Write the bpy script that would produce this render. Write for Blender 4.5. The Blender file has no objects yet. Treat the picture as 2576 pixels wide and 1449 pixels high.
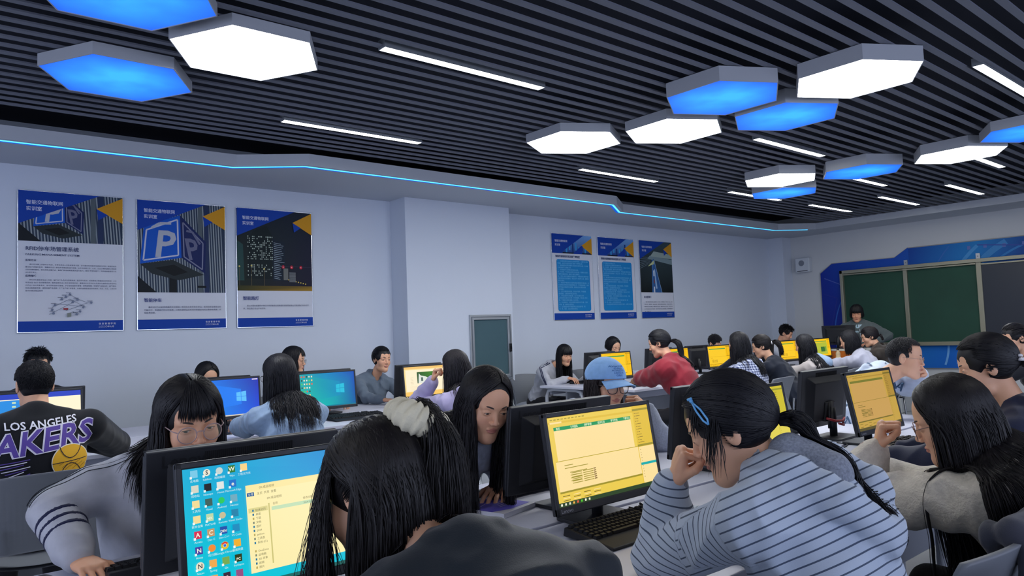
import bpy, math, random
import numpy as np
from mathutils import Matrix, Vector
try:
    import openvdb
except ImportError:
    openvdb = None

random.seed(7)
rng = np.random.default_rng(7)
C = bpy.context.scene.collection
SC = bpy.context.scene
PI = math.pi

# ---------------------------------------------------------------- camera
cam_d = bpy.data.cameras.new('camera')
cam = bpy.data.objects.new('camera', cam_d)
C.objects.link(cam)
cam_d.sensor_width = 36.0
cam_d.lens = 1847.365 / 2576 * 36.0
cam_d.clip_start = 0.02
Rv = Vector((0.76307384, -0.64522451, -0.03746522))
Uv = Vector((-0.01112564, -0.07107268, 0.99740909))
Fv = Vector((0.64621555, 0.76067996, 0.06141224))
M = Matrix((Rv, Uv, -Fv)).transposed().to_4x4()
M.translation = Vector((0, 0, 1.36))
cam.matrix_world = M
SC.camera = cam

# ---------------------------------------------------------------- world, exposure
def srgb(r, g, b):
    o = []
    for c in (r, g, b):
        c = c / 255.0
        o.append(c / 12.92 if c <= 0.04045 else ((c + 0.055) / 1.055) ** 2.4)
    return tuple(o)

W = bpy.data.worlds.new('world')
SC.world = W
W.use_nodes = True
W.node_tree.nodes['Background'].inputs[0].default_value = (*srgb(186, 198, 226), 1)
W.node_tree.nodes['Background'].inputs[1].default_value = 0.48
SC.view_settings.view_transform = 'Standard'
SC.view_settings.look = 'None'
SC.view_settings.gamma = 1.0
SC.view_settings.exposure = 0.0
SC.view_settings.use_curve_mapping = False
try:
    SC.cycles.use_denoising = True
    SC.cycles.max_bounces = 5
    SC.cycles.diffuse_bounces = 3
    SC.cycles.glossy_bounces = 2
    SC.cycles.transmission_bounces = 4
    SC.cycles.transparent_max_bounces = 8
    SC.cycles.sample_clamp_indirect = 4
    SC.cycles.caustics_reflective = False
    SC.cycles.caustics_refractive = False
except Exception:
    pass

# added fill lights out of view; no window is known behind the camera
def area(name, loc, size, power, color, look):
    d = bpy.data.lights.new(name, 'AREA')
    d.shape = 'RECTANGLE'
    d.size, d.size_y = size
    d.energy = power
    d.color = color
    o = bpy.data.objects.new(name, d)
    C.objects.link(o)
    o.location = loc
    o.rotation_euler = (Vector(look) - Vector(loc)).to_track_quat('-Z', 'Y').to_euler()
    return o
area('fill_light', (3.5, -3.6, 1.7), (9.0, 1.6), 170, srgb(206, 216, 246), (4.5, 7.0, 1.1))
area('fill_light', (-3.4, 2.5, 1.7), (5.0, 1.6), 85, srgb(206, 216, 246), (6.0, 4.5, 1.0))

# ---------------------------------------------------------------- materials
MATS = {}
def mat(name, color, rough=0.6, metal=0.0, emit=0.0, emit_col=None, alpha=None, spec=None,
        noise=0.0, nscale=20.0, bump=0.0, bscale=200.0, attr=False, sheen=0.0, stretch=None):
    if name in MATS:
        return MATS[name]
    m = bpy.data.materials.new(name)
    m.use_nodes = True
    nt = m.node_tree
    b = nt.nodes['Principled BSDF']
    b.inputs['Base Color'].default_value = (*color, 1)
    b.inputs['Roughness'].default_value = rough
    b.inputs['Metallic'].default_value = metal
    if spec is not None:
        b.inputs['Specular IOR Level'].default_value = spec
    if sheen:
        b.inputs['Sheen Weight'].default_value = sheen
    if emit:
        b.inputs['Emission Color'].default_value = (*(emit_col or color), 1)
        b.inputs['Emission Strength'].default_value = emit
    if alpha is not None:
        b.inputs['Alpha'].default_value = alpha
    tc = None
    def coord():
        nonlocal tc
        if tc is None:
            tc = nt.nodes.new('ShaderNodeTexCoord')
            if stretch:
                mp = nt.nodes.new('ShaderNodeMapping')
                mp.inputs['Scale'].default_value = stretch
                nt.links.new(tc.outputs['Object'], mp.inputs['Vector'])
                tc = mp
                return tc.outputs[0]
        return tc.outputs[0] if tc.bl_idname == 'ShaderNodeMapping' else tc.outputs['Object']
    if attr:
        a = nt.nodes.new('ShaderNodeVertexColor')
        a.layer_name = 'Col'
        if not emit: nt.links.new(a.outputs['Color'], b.inputs['Base Color'])
        if emit:
            nt.links.new(a.outputs['Color'], b.inputs['Emission Color'])
    if noise:
        n = nt.nodes.new('ShaderNodeTexNoise')
        n.inputs['Scale'].default_value = nscale
        n.inputs['Detail'].default_value = 4
        nt.links.new(coord(), n.inputs['Vector'])
        mx = nt.nodes.new('ShaderNodeMix')
        mx.data_type = 'RGBA'
        mx.blend_type = 'MULTIPLY'
        mx.inputs['Factor'].default_value = 1
        mr = nt.nodes.new('ShaderNodeMapRange')
        mr.inputs['From Min'].default_value = 0.3
        mr.inputs['From Max'].default_value = 0.7
        mr.inputs['To Min'].default_value = 1 - noise
        mr.inputs['To Max'].default_value = 1 + noise
        nt.links.new(n.outputs['Fac'], mr.inputs['Value'])
        if attr:
            nt.links.new(a.outputs['Color'], mx.inputs['A'])
        else:
            mx.inputs['A'].default_value = (*color, 1)
        nt.links.new(mr.outputs[0], mx.inputs['B'])
        nt.links.new(mx.outputs['Result'], b.inputs['Base Color'])
    if bump:
        n = nt.nodes.new('ShaderNodeTexNoise')
        n.inputs['Scale'].default_value = bscale
        n.inputs['Detail'].default_value = 3
        nt.links.new(coord(), n.inputs['Vector'])
        bp = nt.nodes.new('ShaderNodeBump')
        bp.inputs['Strength'].default_value = bump
        bp.inputs['Distance'].default_value = 0.004
        nt.links.new(n.outputs['Fac'], bp.inputs['Height'])
        nt.links.new(bp.outputs[0], b.inputs['Normal'])
    MATS[name] = m
    return m

# ---------------------------------------------------------------- object helpers
def tag(o, label=None, cat=None, group=None, kind=None):
    if label: o['label'] = label
    if cat: o['category'] = cat
    if group: o['group'] = group
    if kind: o['kind'] = kind
    return o

def empty(name, loc=(0, 0, 0), rz=0.0):
    o = bpy.data.objects.new(name, None)
    o.empty_display_size = 0.1
    C.objects.link(o)
    o.location = loc
    o.rotation_euler = (0, 0, rz)
    return o

def thing(name, label, cat, loc=(0, 0, 0), rz=0.0, group=None):
    return tag(empty(name, loc, rz), label, cat, group)

def copy_tree(o, parent=None):
    c = o.copy()
    C.objects.link(c)
    if parent is not None:
        c.parent = parent
    for ch in o.children:
        copy_tree(ch, c)
    return c

def link_mesh(name, me, mats, parent=None, smooth=False, bevel=0.0, seg=2):
    for m in (mats if isinstance(mats, (list, tuple)) else [mats]):
        me.materials.append(m)
    if smooth:
        me.shade_smooth()
    o = bpy.data.objects.new(name, me)
    C.objects.link(o)
    if parent is not None:
        o.parent = parent
    if bevel:
        md = o.modifiers.new('bevel', 'BEVEL')
        md.width = bevel
        md.segments = seg
        md.limit_method = 'ANGLE'
    return o

class MB:
    """collects simple shapes, builds them as one mesh object"""
    def __init__(s):
        s.v, s.f, s.m = [], [], []
    def add(s, vs, fs, mi=0):
        n = len(s.v)
        s.v += [tuple(v) for v in vs]
        s.f += [tuple(n + i for i in f) for f in fs]
        s.m += [mi] * len(fs)
        return s
    def box(s, lo, hi, mi=0, M=None):
        x0, y0, z0 = lo; x1, y1, z1 = hi
        vs = [(x0, y0, z0), (x1, y0, z0), (x1, y1, z0), (x0, y1, z0), (x0, y0, z1), (x1, y0, z1), (x1, y1, z1), (x0, y1, z1)]
        if M is not None:
            vs = [M @ Vector(v) for v in vs]
        return s.add(vs, [(0, 3, 2, 1), (4, 5, 6, 7), (0, 1, 5, 4), (1, 2, 6, 5), (2, 3, 7, 6), (3, 0, 4, 7)], mi)
    def cbox(s, c, size, mi=0, M=None):
        return s.box([c[i] - size[i] / 2 for i in range(3)], [c[i] + size[i] / 2 for i in range(3)], mi, M)
    def prism(s, poly, z0, z1, mi=0, M=None, cap=True):
        n = len(poly)
        vs = [(p[0], p[1], z0) for p in poly] + [(p[0], p[1], z1) for p in poly]
        if M is not None:
            vs = [M @ Vector(v) for v in vs]
        fs = [(i, (i + 1) % n, n + (i + 1) % n, n + i) for i in range(n)]
        if cap:
            fs += [tuple(range(n - 1, -1, -1)), tuple(range(n, 2 * n))]
        return s.add(vs, fs, mi)
    def tube(s, pts, r, n=8, mi=0, closed=False):
        P = [Vector(p) for p in pts]
        N = len(P)
        rs = r if isinstance(r, (list, tuple)) else [r] * N
        up = Vector((0, 0, 1))
        vs, prev = [], None
        for i in range(N):
            if closed:
                t = P[(i + 1) % N] - P[i - 1]
            else:
                t = P[min(i + 1, N - 1)] - P[max(i - 1, 0)]
            t.normalize()
            if prev is None:
                a = t.cross(up)
                if a.length < 1e-3: a = t.cross(Vector((1, 0, 0)))
            else:
                a = prev - t * prev.dot(t)
            a.normalize(); prev = a
            b = t.cross(a)
            for k in range(n):
                w = 2 * PI * k / n
                vs.append(P[i] + (a * math.cos(w) + b * math.sin(w)) * rs[i])
        fs = []
        for i in range(N if closed else N - 1):
            j = (i + 1) % N
            for k in range(n):
                l = (k + 1) % n
                fs.append((i * n + k, i * n + l, j * n + l, j * n + k))
        if not closed:
            fs += [tuple(range(n - 1, -1, -1)), tuple(range((N - 1) * n, N * n))]
        return s.add(vs, fs, mi)
    def lathe(s, prof, n=24, M=None, mi=0):
        vs, fs = [], []
        for (r, z) in prof:
            for k in range(n):
                w = 2 * PI * k / n
                v = Vector((r * math.cos(w), r * math.sin(w), z))
                vs.append(M @ v if M is not None else v)
        for i in range(len(prof) - 1):
            for k in range(n):
                l = (k + 1) % n
                fs.append((i * n + k, i * n + l, (i + 1) * n + l, (i + 1) * n + k))
        fs += [tuple(range(n - 1, -1, -1)), tuple(range((len(prof) - 1) * n, len(prof) * n))]
        return s.add(vs, fs, mi)
    def grid(s, fn, nu, nv, mi=0):
        vs = [fn(i / nu, j / nv) for j in range(nv + 1) for i in range(nu + 1)]
        fs = [(j * (nu + 1) + i, j * (nu + 1) + i + 1, (j + 1) * (nu + 1) + i + 1, (j + 1) * (nu + 1) + i) for j in range(nv) for i in range(nu)]
        return s.add(vs, fs, mi)
    def build(s, name, mats, parent=None, smooth=False, bevel=0.0, seg=2):
        me = bpy.data.meshes.new(name)
        me.from_pydata([tuple(v) for v in s.v], [], s.f)
        me.polygons.foreach_set('material_index', s.m)
        me.update()
        return link_mesh(name, me, mats, parent, smooth, bevel, seg)

def rounded(w, h, r, n=5, cx=0.0, cy=0.0):
    out = []
    for (sx, sy, a0) in ((1, 1, 0), (-1, 1, 90), (-1, -1, 180), (1, -1, 270)):
        for i in range(n + 1):
            a = math.radians(a0 + 90 * i / n)
            out.append((cx + sx * (w / 2 - r) + r * math.cos(a), cy + sy * (h / 2 - r) + r * math.sin(a)))
    return out

# ---------------------------------------------------------------- flat prints (posters, screens, lettering)
_TXT = {}
def text_mesh(s, bold=0.0):
    key = (s, bold)
    if key not in _TXT:
        cu = bpy.data.curves.new('lettering', 'FONT')
        cu.body = s
        cu.size = 1.0
        cu.resolution_u = 1 if len(s) > 20 else 2
        cu.offset = bold
        ob = bpy.data.objects.new('lettering', cu)
        C.objects.link(ob)
        dg = bpy.context.evaluated_depsgraph_get()
        me = ob.evaluated_get(dg).to_mesh()
        vs = np.array([v.co[:2] for v in me.vertices]) if len(me.vertices) else np.zeros((0, 2))
        fs = [tuple(p.vertices) for p in me.polygons]
        ob.evaluated_get(dg).to_mesh_clear()
        bpy.data.objects.remove(ob)
        bpy.data.curves.remove(cu)
        _TXT[key] = (vs, fs)
    return _TXT[key]

class Decal:
    """coloured flat artwork; x right, y up, thin layers stacked along +z"""
    def __init__(s, step=0.00012):
        s.v, s.f, s.c, s.z, s.step = [], [], [], 0.0, step
    def up(s):
        s.z += s.step
        return s
    def poly(s, pts, col, cols=None, up=True):
        if up: s.up()
        n = len(s.v)
        s.v += [(p[0], p[1], s.z) for p in pts]
        s.f.append(tuple(range(n, n + len(pts))))
        s.c += [srgb(*c) for c in cols] if cols else [srgb(*col)] * len(pts)
        return s
    def rect(s, x0, y0, x1, y1, col, cols=None, up=True):
        return s.poly([(x0, y0), (x1, y0), (x1, y1), (x0, y1)], col, cols, up)
    def disc(s, x, y, r, col, n=16, ry=None, up=True):
        ry = ry or r
        return s.poly([(x + r * math.cos(2 * PI * i / n), y + ry * math.sin(2 * PI * i / n)) for i in range(n)], col, None, up)
    def line(s, pts, w, col, up=True):
        if up: s.up()
        for a, b in zip(pts[:-1], pts[1:]):
            d = np.array(b, float) - np.array(a, float)
            L = np.hypot(*d)
            if L < 1e-9: continue
            nrm = np.array([-d[1], d[0]]) / L * w / 2
            s.poly([a - nrm, b - nrm, b + nrm, a + nrm], col, None, False)
        return s
    def text(s, t, x, y, size, col, align='l', sx=1.0, bold=0.0, rot=0.0, shear=0.0, up=True, arc=None):
        vs, fs = text_mesh(t, bold)
        if len(vs) == 0: return s
        if up: s.up()
        v = vs * np.array([size * sx, size])
        wd = v[:, 0].max()
        if align == 'c': v[:, 0] -= wd / 2
        if align == 'r': v[:, 0] -= wd
        v[:, 0] += shear * v[:, 1]
        if arc:
            v[:, 1] += arc * v[:, 0] ** 2
        c, sn = math.cos(rot), math.sin(rot)
        v = np.stack([v[:, 0] * c - v[:, 1] * sn, v[:, 0] * sn + v[:, 1] * c], 1)
        n = len(s.v)
        s.v += [(p[0] + x, p[1] + y, s.z) for p in v]
        s.f += [tuple(n + i for i in f) for f in fs]
        s.c += [srgb(*col)] * len(v)
        return s
    def build(s, name, m, parent=None, M=None, warp=None):
        V = s.v
        if M is not None:
            V = [M @ Vector(v) for v in V]
        if warp is not None:
            V = [warp(v) for v in V]
        me = bpy.data.meshes.new(name)
        me.from_pydata([tuple(v) for v in V], [], s.f)
        a = me.color_attributes.new('Col', 'FLOAT_COLOR', 'POINT')
        a.data.foreach_set('color', np.array([(*c, 1) for c in s.c], dtype=np.float32).ravel())
        me.update()
        return link_mesh(name, me, m, parent)

def frame(o, x, z):
    """matrix whose local x is 'x' and local y is 'z' (world up of the print), origin o"""
    x = Vector(x).normalized(); y = Vector(z).normalized(); n = x.cross(y)
    m = Matrix((x, y, n)).transposed().to_4x4()
    m.translation = Vector(o)
    return m
# ================================================================ room shell
XF, YW, YC = 12.70, 7.25, 6.93          # front wall, long wall, face of the columns
SOF, SLAT, TOPZ = 2.92, 3.02, 3.30
m_wall = mat('wall_paint', srgb(206, 214, 228), 0.9, bump=0.05, bscale=150)
m_wallf = mat('front_wall_paint', srgb(205, 208, 212), 0.9, bump=0.05, bscale=150)
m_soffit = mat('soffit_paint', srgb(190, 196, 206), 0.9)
m_floor = mat('floor_tile', srgb(150, 154, 160), 0.35, noise=0.12, nscale=3)
m_dark = mat('ceiling_void', srgb(22, 27, 42), 0.95)
m_slat = mat('slat_grey', srgb(108, 112, 125), 0.75)

tag(MB().box((-5, -4.6, -0.1), (XF + .2, YW + .2, 0)).build('floor', m_floor), kind='structure')
tag(MB().box((-5, YW, 0), (XF + .2, YW + .2, TOPZ)).build('wall_left', m_wall), kind='structure')
tag(MB().box((XF, -4.6, 0), (XF + .2, YW, TOPZ)).build('wall_front', m_wallf), kind='structure')
# column with a glazed hatch in it: build around the opening
wx0, wx1, wz0, wz1 = 5.205, 5.84, 0.806, 1.594
cx0, cx1 = 4.365, 5.88
c = MB()
c.box((cx0, YC, 0), (wx0, YW, SOF)).box((wx1, YC, 0), (cx1, YW, SOF)).box((wx0, YC, wz1), (wx1, YW, SOF)).box((wx0, YC, 0), (wx1, YW, wz0))
tag(c.build('wall_pillar', m_wall), kind='structure')
tag(MB().box((12.41, 6.95, 0), (XF, YW, SOF)).build('wall_corner', m_wall), kind='structure')
m_alu = mat('aluminium', srgb(178, 184, 190), 0.38, 0.75)
m_alud = mat('aluminium_shadow_gap', srgb(120, 126, 134), 0.5, 0.6)
w = empty('window_1', (wx0, YC, wz0)); tag(w, kind='structure')
ww, wh = wx1 - wx0, wz1 - wz0
f = MB()
for (a, b, cc, d) in ((0, 0, .06, wh), (ww - .06, 0, ww, wh), (.06, 0, ww - .06, .06), (.06, wh - .06, ww - .06, wh)):
    f.box((a, -.02, b), (cc, .03, d))
for (a, b, cc, d) in ((.022, .022, .03, wh - .022), (ww - .03, .022, ww - .022, wh - .022), (.03, .022, ww - .03, .03), (.03, wh - .03, ww - .03, wh - .022)):
    f.box((a, -.028, b), (cc, -.02, d), 1)
f.build('window_frame', [m_alu, m_alud], w, bevel=.002)
m_glassd = mat('dark_green_glass', srgb(74, 100, 108), 0.22, noise=0.05, nscale=2)
MB().box((.06, .0, .06), (ww - .06, .012, wh - .06)).build('pane', m_glassd, w)
hd = MB().box((ww - .048, -.036, .33), (ww - .018, -.028, .43)).cbox((ww - .033, -.042, .38), (.012, .014, .035))
hd.build('latch', mat('black_metal', srgb(40, 42, 46), 0.4, 0.5), w)

# ceiling: dark void with long slats under it
cl = MB().box((-5, -4.6, TOPZ - .02), (XF, YW, TOPZ), 0)
y = 5.85
while y > -4.5:
    cl.box((-5, y - .021, SLAT), (11.9, y + .021, SLAT + .010), 1)
    y -= .1262
tag(cl.build('ceiling', [m_dark, m_slat]), kind='structure')

# dropped soffit that follows the walls, with its fascia and the light line under it
path = [(-5, 6.42), (2.32, 6.42), (2.84, 6.07), (6.93, 6.07), (7.45, 6.42), (11.36, 6.42), (11.93, 6.06), (11.93, -4.6)]
poly = path + [(XF, -4.6), (XF, YW), (-5, YW)]
so = MB()
top = SLAT + .005
n = len(path)
so.prism(poly, SOF, TOPZ - .02, 0, cap=False)
# underside and fascia need clean faces: quads along the path
def und(a, b, wa, wb, z, flip=False):
    q = [(*a, z), (*b, z), (*wb, z), (*wa, z)]
    so.add(q, [(0, 1, 2, 3) if not flip else (3, 2, 1, 0)], 0)
so = MB()
for i in range(n - 1):
    a, b = path[i], path[i + 1]
    if i < 5:
        wa, wb = (a[0], YW), (b[0], YW)
    elif i == 5:
        wa, wb = (XF, YW), (XF, YW)
        wa = (a[0], YW)
    else:
        wa, wb = (XF, a[1]), (XF, b[1])
    if i == 5:
        so.add([(*a, SOF), (*b, SOF), (XF, b[1], SOF), (XF, YW, SOF), (a[0], YW, SOF)], [(0, 1, 2, 3, 4)])
        so.add([(*a, top), (*b, top), (XF, b[1], top), (XF, YW, top), (a[0], YW, top)], [(4, 3, 2, 1, 0)])
    else:
        und(a, b, wa, wb, SOF); und(a, b, wa, wb, top, True)
    so.add([(*a, SOF), (*b, SOF), (*b, top), (*a, top)], [(3, 2, 1, 0)], 0)
tag(so.build('trim_1', m_soffit), kind='structure')

# light line let into the soffit edge
lp = [(-5, 6.475), (2.305, 6.475), (2.825, 6.125), (6.915, 6.125), (7.435, 6.475), (11.33, 6.475), (11.84, 6.16)]
m_led = mat('blue_light_line', srgb(40, 150, 255), 0.4, emit=2.6, emit_col=srgb(70, 190, 255))
m_led2 = mat('blue_channel', srgb(20, 90, 200), 0.5, emit=0.55, emit_col=srgb(0, 110, 255))
t = thing('light_strip', 'glowing cyan light strip let into the underside of the soffit along the long wall', 'light strip', (0, 0, 0))
def ribbon(path, off, wd, z, z2):
    b = MB()
    P = [np.array(p, float) for p in path]
    L, Rr = [], []
    for i in range(len(P)):
        d0 = P[i] - P[i - 1] if i else P[1] - P[0]
        d1 = P[i + 1] - P[i] if i < len(P) - 1 else P[-1] - P[-2]
        n0 = np.array([-d0[1], d0[0]]) / np.hypot(*d0); n1 = np.array([-d1[1], d1[0]]) / np.hypot(*d1)
        m = (n0 + n1); m /= (m @ n0)
        L.append(P[i] + m * (off - wd / 2)); Rr.append(P[i] + m * (off + wd / 2))
    for i in range(len(P) - 1):
        q = [L[i], L[i + 1], Rr[i + 1], Rr[i]]
        b.add([(*p, z) for p in q] + [(*p, z2) for p in q], [(3, 2, 1, 0), (4, 5, 6, 7), (0, 1, 5, 4), (1, 2, 6, 5), (2, 3, 7, 6), (3, 0, 4, 7)])
    return b
ribbon(lp, 0, .022, SOF - .003, SOF - .0005).build('tube', m_led, t)
ribbon(lp, .028, .034, SOF - .002, SOF - .0004).build('channel', m_led2, t)

# ================================================================ ceiling lamps
m_white = mat('lamp_white', (1, 1, 1), 0.5, emit=20, emit_col=(0.97, 0.99, 1.0))
m_bar = mat('lamp_bar', (1, 1, 1), 0.5, emit=27, emit_col=(1.0, 0.985, 0.93))
m_shell = mat('lamp_shell', srgb(172, 176, 184), 0.6)
def blue_mat():
    m = bpy.data.materials.new('lamp_blue'); m.use_nodes = True
    nt = m.node_tree; b = nt.nodes['Principled BSDF']
    tc = nt.nodes.new('ShaderNodeTexCoord')
    g = nt.nodes.new('ShaderNodeTexGradient'); g.gradient_type = 'SPHERICAL'
    mp = nt.nodes.new('ShaderNodeMapping'); mp.inputs['Scale'].default_value = (2.4, 2.4, 2.4)
    nz = nt.nodes.new('ShaderNodeTexNoise'); nz.inputs['Scale'].default_value = 3.5
    nt.links.new(tc.outputs['Object'], mp.inputs['Vector']); nt.links.new(mp.outputs[0], g.inputs['Vector'])
    nt.links.new(tc.outputs['Object'], nz.inputs['Vector'])
    mul = nt.nodes.new('ShaderNodeMath'); mul.operation = 'MULTIPLY'
    nt.links.new(g.outputs['Fac'], mul.inputs[0]); nt.links.new(nz.outputs['Fac'], mul.inputs[1])
    cr = nt.nodes.new('ShaderNodeValToRGB')
    cr.color_ramp.elements[0].color = (*srgb(28, 96, 250), 1)
    cr.color_ramp.elements[1].color = (*srgb(60, 190, 255), 1)
    cr.color_ramp.elements[1].position = 0.45
    nt.links.new(mul.outputs[0], cr.inputs[0])
    b.inputs['Base Color'].default_value = (*srgb(20, 60, 160), 1)
    b.inputs['Roughness'].default_value = 0.5
    nt.links.new(cr.outputs[0], b.inputs['Emission Color'])
    b.inputs['Emission Strength'].default_value = 1.0
    return m
m_blue = blue_mat()
HS = 0.413
def hexagon(name, label, cx, cy, th, z, blue, group):
    t = thing(name, label, 'ceiling lamp', (cx, cy, z), 0, group)
    ang = [math.radians(th) + i * PI / 3 for i in range(6)]
    P = [(HS * math.cos(a), HS * math.sin(a)) for a in ang]
    Q = [(p[0] * .985, p[1] * .985) for p in P]
    s = MB(); h = SLAT - z - .004
    for i in range(6):
        j = (i + 1) % 6
        s.add([(*P[i], 0), (*P[j], 0), (*P[j], h), (*P[i], h)], [(0, 1, 2, 3)])
        s.add([(*P[i], 0), (*P[j], 0), (*Q[j], 0), (*Q[i], 0)], [(3, 2, 1, 0)])
        s.add([(*Q[i], 0), (*Q[j], 0), (*Q[j], .006), (*Q[i], .006)], [(3, 2, 1, 0)])
    s.add([(*p, h) for p in P], [tuple(range(6))])
    s.build('shell', m_shell, t)
    MB().prism(Q, .003, .007).build('diffuser', m_blue if blue else m_white, t)
    return t
HEX = [
 ('white hexagonal ceiling lamp nearest the camera on the left, beside two blue ones', 1.504, 3.962, 59.2, 2.955, 0),
 ('blue hexagonal ceiling lamp in the left cluster, the one nearest the long wall', 1.025, 4.730, 59.8, 2.946, 1),
 ('blue hexagonal ceiling lamp cut by the top edge of the picture at the left', .789, 3.553, 59.8, 2.952, 1),
 ('largest white hexagonal ceiling lamp of the right-hand cluster', 4.790, 2.097, 29.7, 2.919, 0),
 ('white hexagonal ceiling lamp standing alone at the left end of the right-hand cluster', 4.407, 4.306, 29.9, 2.945, 0),
 ('blue hexagonal ceiling lamp between the largest white one and a bright blue one', 5.174, 2.811, 29.6, 2.915, 1),
 ('bright blue hexagonal ceiling lamp overlapping a white one below it', 4.376, 2.829, 31.2, 2.918, 1),
 ('white hexagonal ceiling lamp partly covered by the bright blue one', 4.837, 3.591, 29.5, 2.938, 0),
 ('small far white hexagonal ceiling lamp just above a blue one', 7.465, 4.162, 28.5, 2.926, 0),
 ('small far blue hexagonal ceiling lamp tucked under a white one', 8.214, 4.540, 28.5, 2.918, 1),
 ('far blue hexagonal ceiling lamp in the middle of the farthest cluster', 7.768, 3.409, 30.4, 2.908, 1),
 ('far white hexagonal ceiling lamp near the right edge of the picture', 7.891, 2.527, 28.8, 2.916, 0),
 ('blue hexagonal ceiling lamp cut by the right edge of the picture', 7.543, 1.832, 28.5, 2.930, 1),
]
for (lab, x, y, th, z, bl) in HEX:
    hexagon('hexagonal_ceiling_lamp', lab, x, y, th, z, bl, 'hexagonal ceiling lamps')

BARS = [
 ('linear ceiling lamp in the middle of the picture, nearest the camera', 2.13, 3.36, 3.57),
 ('long linear ceiling lamp near the soffit above the left posters', 2.23, 3.44, 5.20),
 ('linear ceiling lamp near the soffit above the right posters', 5.39, 6.61, 5.19),
 ('linear ceiling lamp below the blue hexagon of the right-hand cluster', 5.89, 7.10, 3.49),
 ('linear ceiling lamp with its end behind the small far blue hexagon', 7.95, 9.13, 5.11),
 ('linear ceiling lamp coming out from behind the far middle blue hexagon', 8.20, 9.40, 3.85),
 ('linear ceiling lamp second from the front wall, in the middle row', 10.19, 11.44, 4.25),
 ('linear ceiling lamp closest to the front corner by the soffit', 9.91, 11.13, 5.09),
 ('linear ceiling lamp nearest the front wall on the right', 10.10, 11.34, 3.39),
 ('large linear ceiling lamp cut by the right edge of the picture', 5.47, 6.78, 1.60),
 ('linear ceiling lamp coming out from behind the far right white hexagon', 8.25, 9.50, 2.62),
]
def bar(lab, x0, x1, y, grp='linear ceiling lamps'):
    t = thing('linear_ceiling_lamp', lab, 'ceiling lamp', ((x0 + x1) / 2, y, SLAT - .012), 0, grp)
    L = x1 - x0
    s = MB()
    s.box((-L / 2 - .006, -.036, 0), (-L / 2, .036, .055)).box((L / 2, -.036, 0), (L / 2 + .006, .036, .055))
    s.box((-L / 2, -.036, 0), (L / 2, -.031, .055)).box((-L / 2, .031, 0), (L / 2, .036, .055)).box((-L / 2, -.031, .03), (L / 2, .031, .055))
    s.build('housing', m_alu, t)
    MB().box((-L / 2, -.031, .002), (L / 2, .031, .012)).build('diffuser', m_bar, t)
    return t
for (lab, x0, x1, y) in BARS:
    bar(lab, x0, x1, y)
# lamps of the same rows over and behind the camera: they light the near desks
for (x0, x1, y) in ((2.1, 3.3, 1.60), (-1.3, -.1, 3.5), (-1.3, -.1, 1.6), (-1.3, -.1, 5.2), (2.1, 3.3, -.4), (5.5, 6.7, -.4), (-1.3, -.1, -.4), (9.2, 10.4, 1.0), (9.2, 10.4, -.6)):
    bar('linear ceiling lamp of the rows overhead and behind the camera', x0, x1, y, 'linear ceiling lamps overhead')

# ================================================================ wall posters
m_print = mat('poster_print', (1, 1, 1), 0.6, attr=True, spec=.2)
m_chrome = mat('poster_edge', srgb(220, 225, 235), 0.22, 0.9)
BL, OR, WH = (14, 62, 158), (206, 146, 30), (206, 210, 222)
TX = (52, 66, 110)
def para(D, lines, x, y, size, dy, col, sx=1.0, width=None):
    for i, l in enumerate(lines):
        if not l: continue
        vs, _ = text_mesh(l)
        k = sx
        if width:
            wd = vs[:, 0].max() * size
            x_ = x
            if len(l) > 24: k = width / wd
        D.text(l, x, y - i * dy, size, col, sx=k)
def stripes(D, x0, y0, x1, y1, n, lean, cols, wk=.45, clip=None):
    dx = (x1 - x0) / n
    D.up()
    for i in range(n):
        a = x0 + i * dx
        pts = [(a, y0), (a + dx * wk, y0), (a + dx * wk + lean, y1), (a + lean, y1)]
        pts = [(min(max(p[0], x0), x1), p[1]) for p in pts]
        D.poly(pts, cols[i % len(cols)], None, False)
def parking(D, w, y0, y1, big):
    """photo of a blue parking cube sign in front of a striped facade"""
    D.rect(0, y0, w, y1, (44, 58, 78))
    stripes(D, .0, y0, w, y1, 34, -.03, [(150, 158, 160), (128, 138, 146)])
    D.rect(.53, y0, .57, y1, (86, 96, 102)); D.rect(.585, y0, .63, y1, (38, 52, 86))
    D.poly([(0, y0), (.16, y0), (0, y0 + .15)], (20, 26, 34))
def cube(D, s, ox, oy, k):
    q = lambda x, y: (ox + x * k, oy + y * k)
    # underside
    D.poly([q(0, 0), q(.5, .08), q(1., -.16), q(.6, -.26), q(.18, -.16)], (40, 48, 52))
    D.poly([q(.22, -.06), q(.52, .0), q(.74, -.12), q(.52, -.19)], (20, 24, 28))
    D.poly([q(.0, 0), q(.06, .62), q(.62, .84), q(.64, .12)], (14, 84, 186))
    D.poly([q(.64, .12), q(.62, .84), q(1.04, .40), q(1.02, -.14)], (26, 38, 88))
    fr = [q(.05, .06), q(.10, .56), q(.58, .76), q(.59, .16), q(.05, .06)]
    D.line(fr, .012 * k * 2, (190, 196, 214))
    fr = [q(.68, .14), q(.665, .72), q(.99, .38), q(.975, -.07), q(.68, .14)]
    D.line(fr, .010 * k * 2, (120, 124, 150))
    D.text('P', *q(.2, .13), .62 * k, (176, 180, 192), bold=.02, shear=.12)
    D.line([q(.18, .60), q(.3, .68), q(.48, .69)], .02 * k * 2, (176, 180, 192))
    D.text('P', *q(.74, .10), .5 * k, (104, 106, 134), bold=.02, shear=-.2, sx=.8)
    D.line([q(.72, .58), q(.82, .56), q(.94, .36)], .018 * k * 2, (104, 106, 134))
PH, PW = 1.197, 0.795
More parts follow.
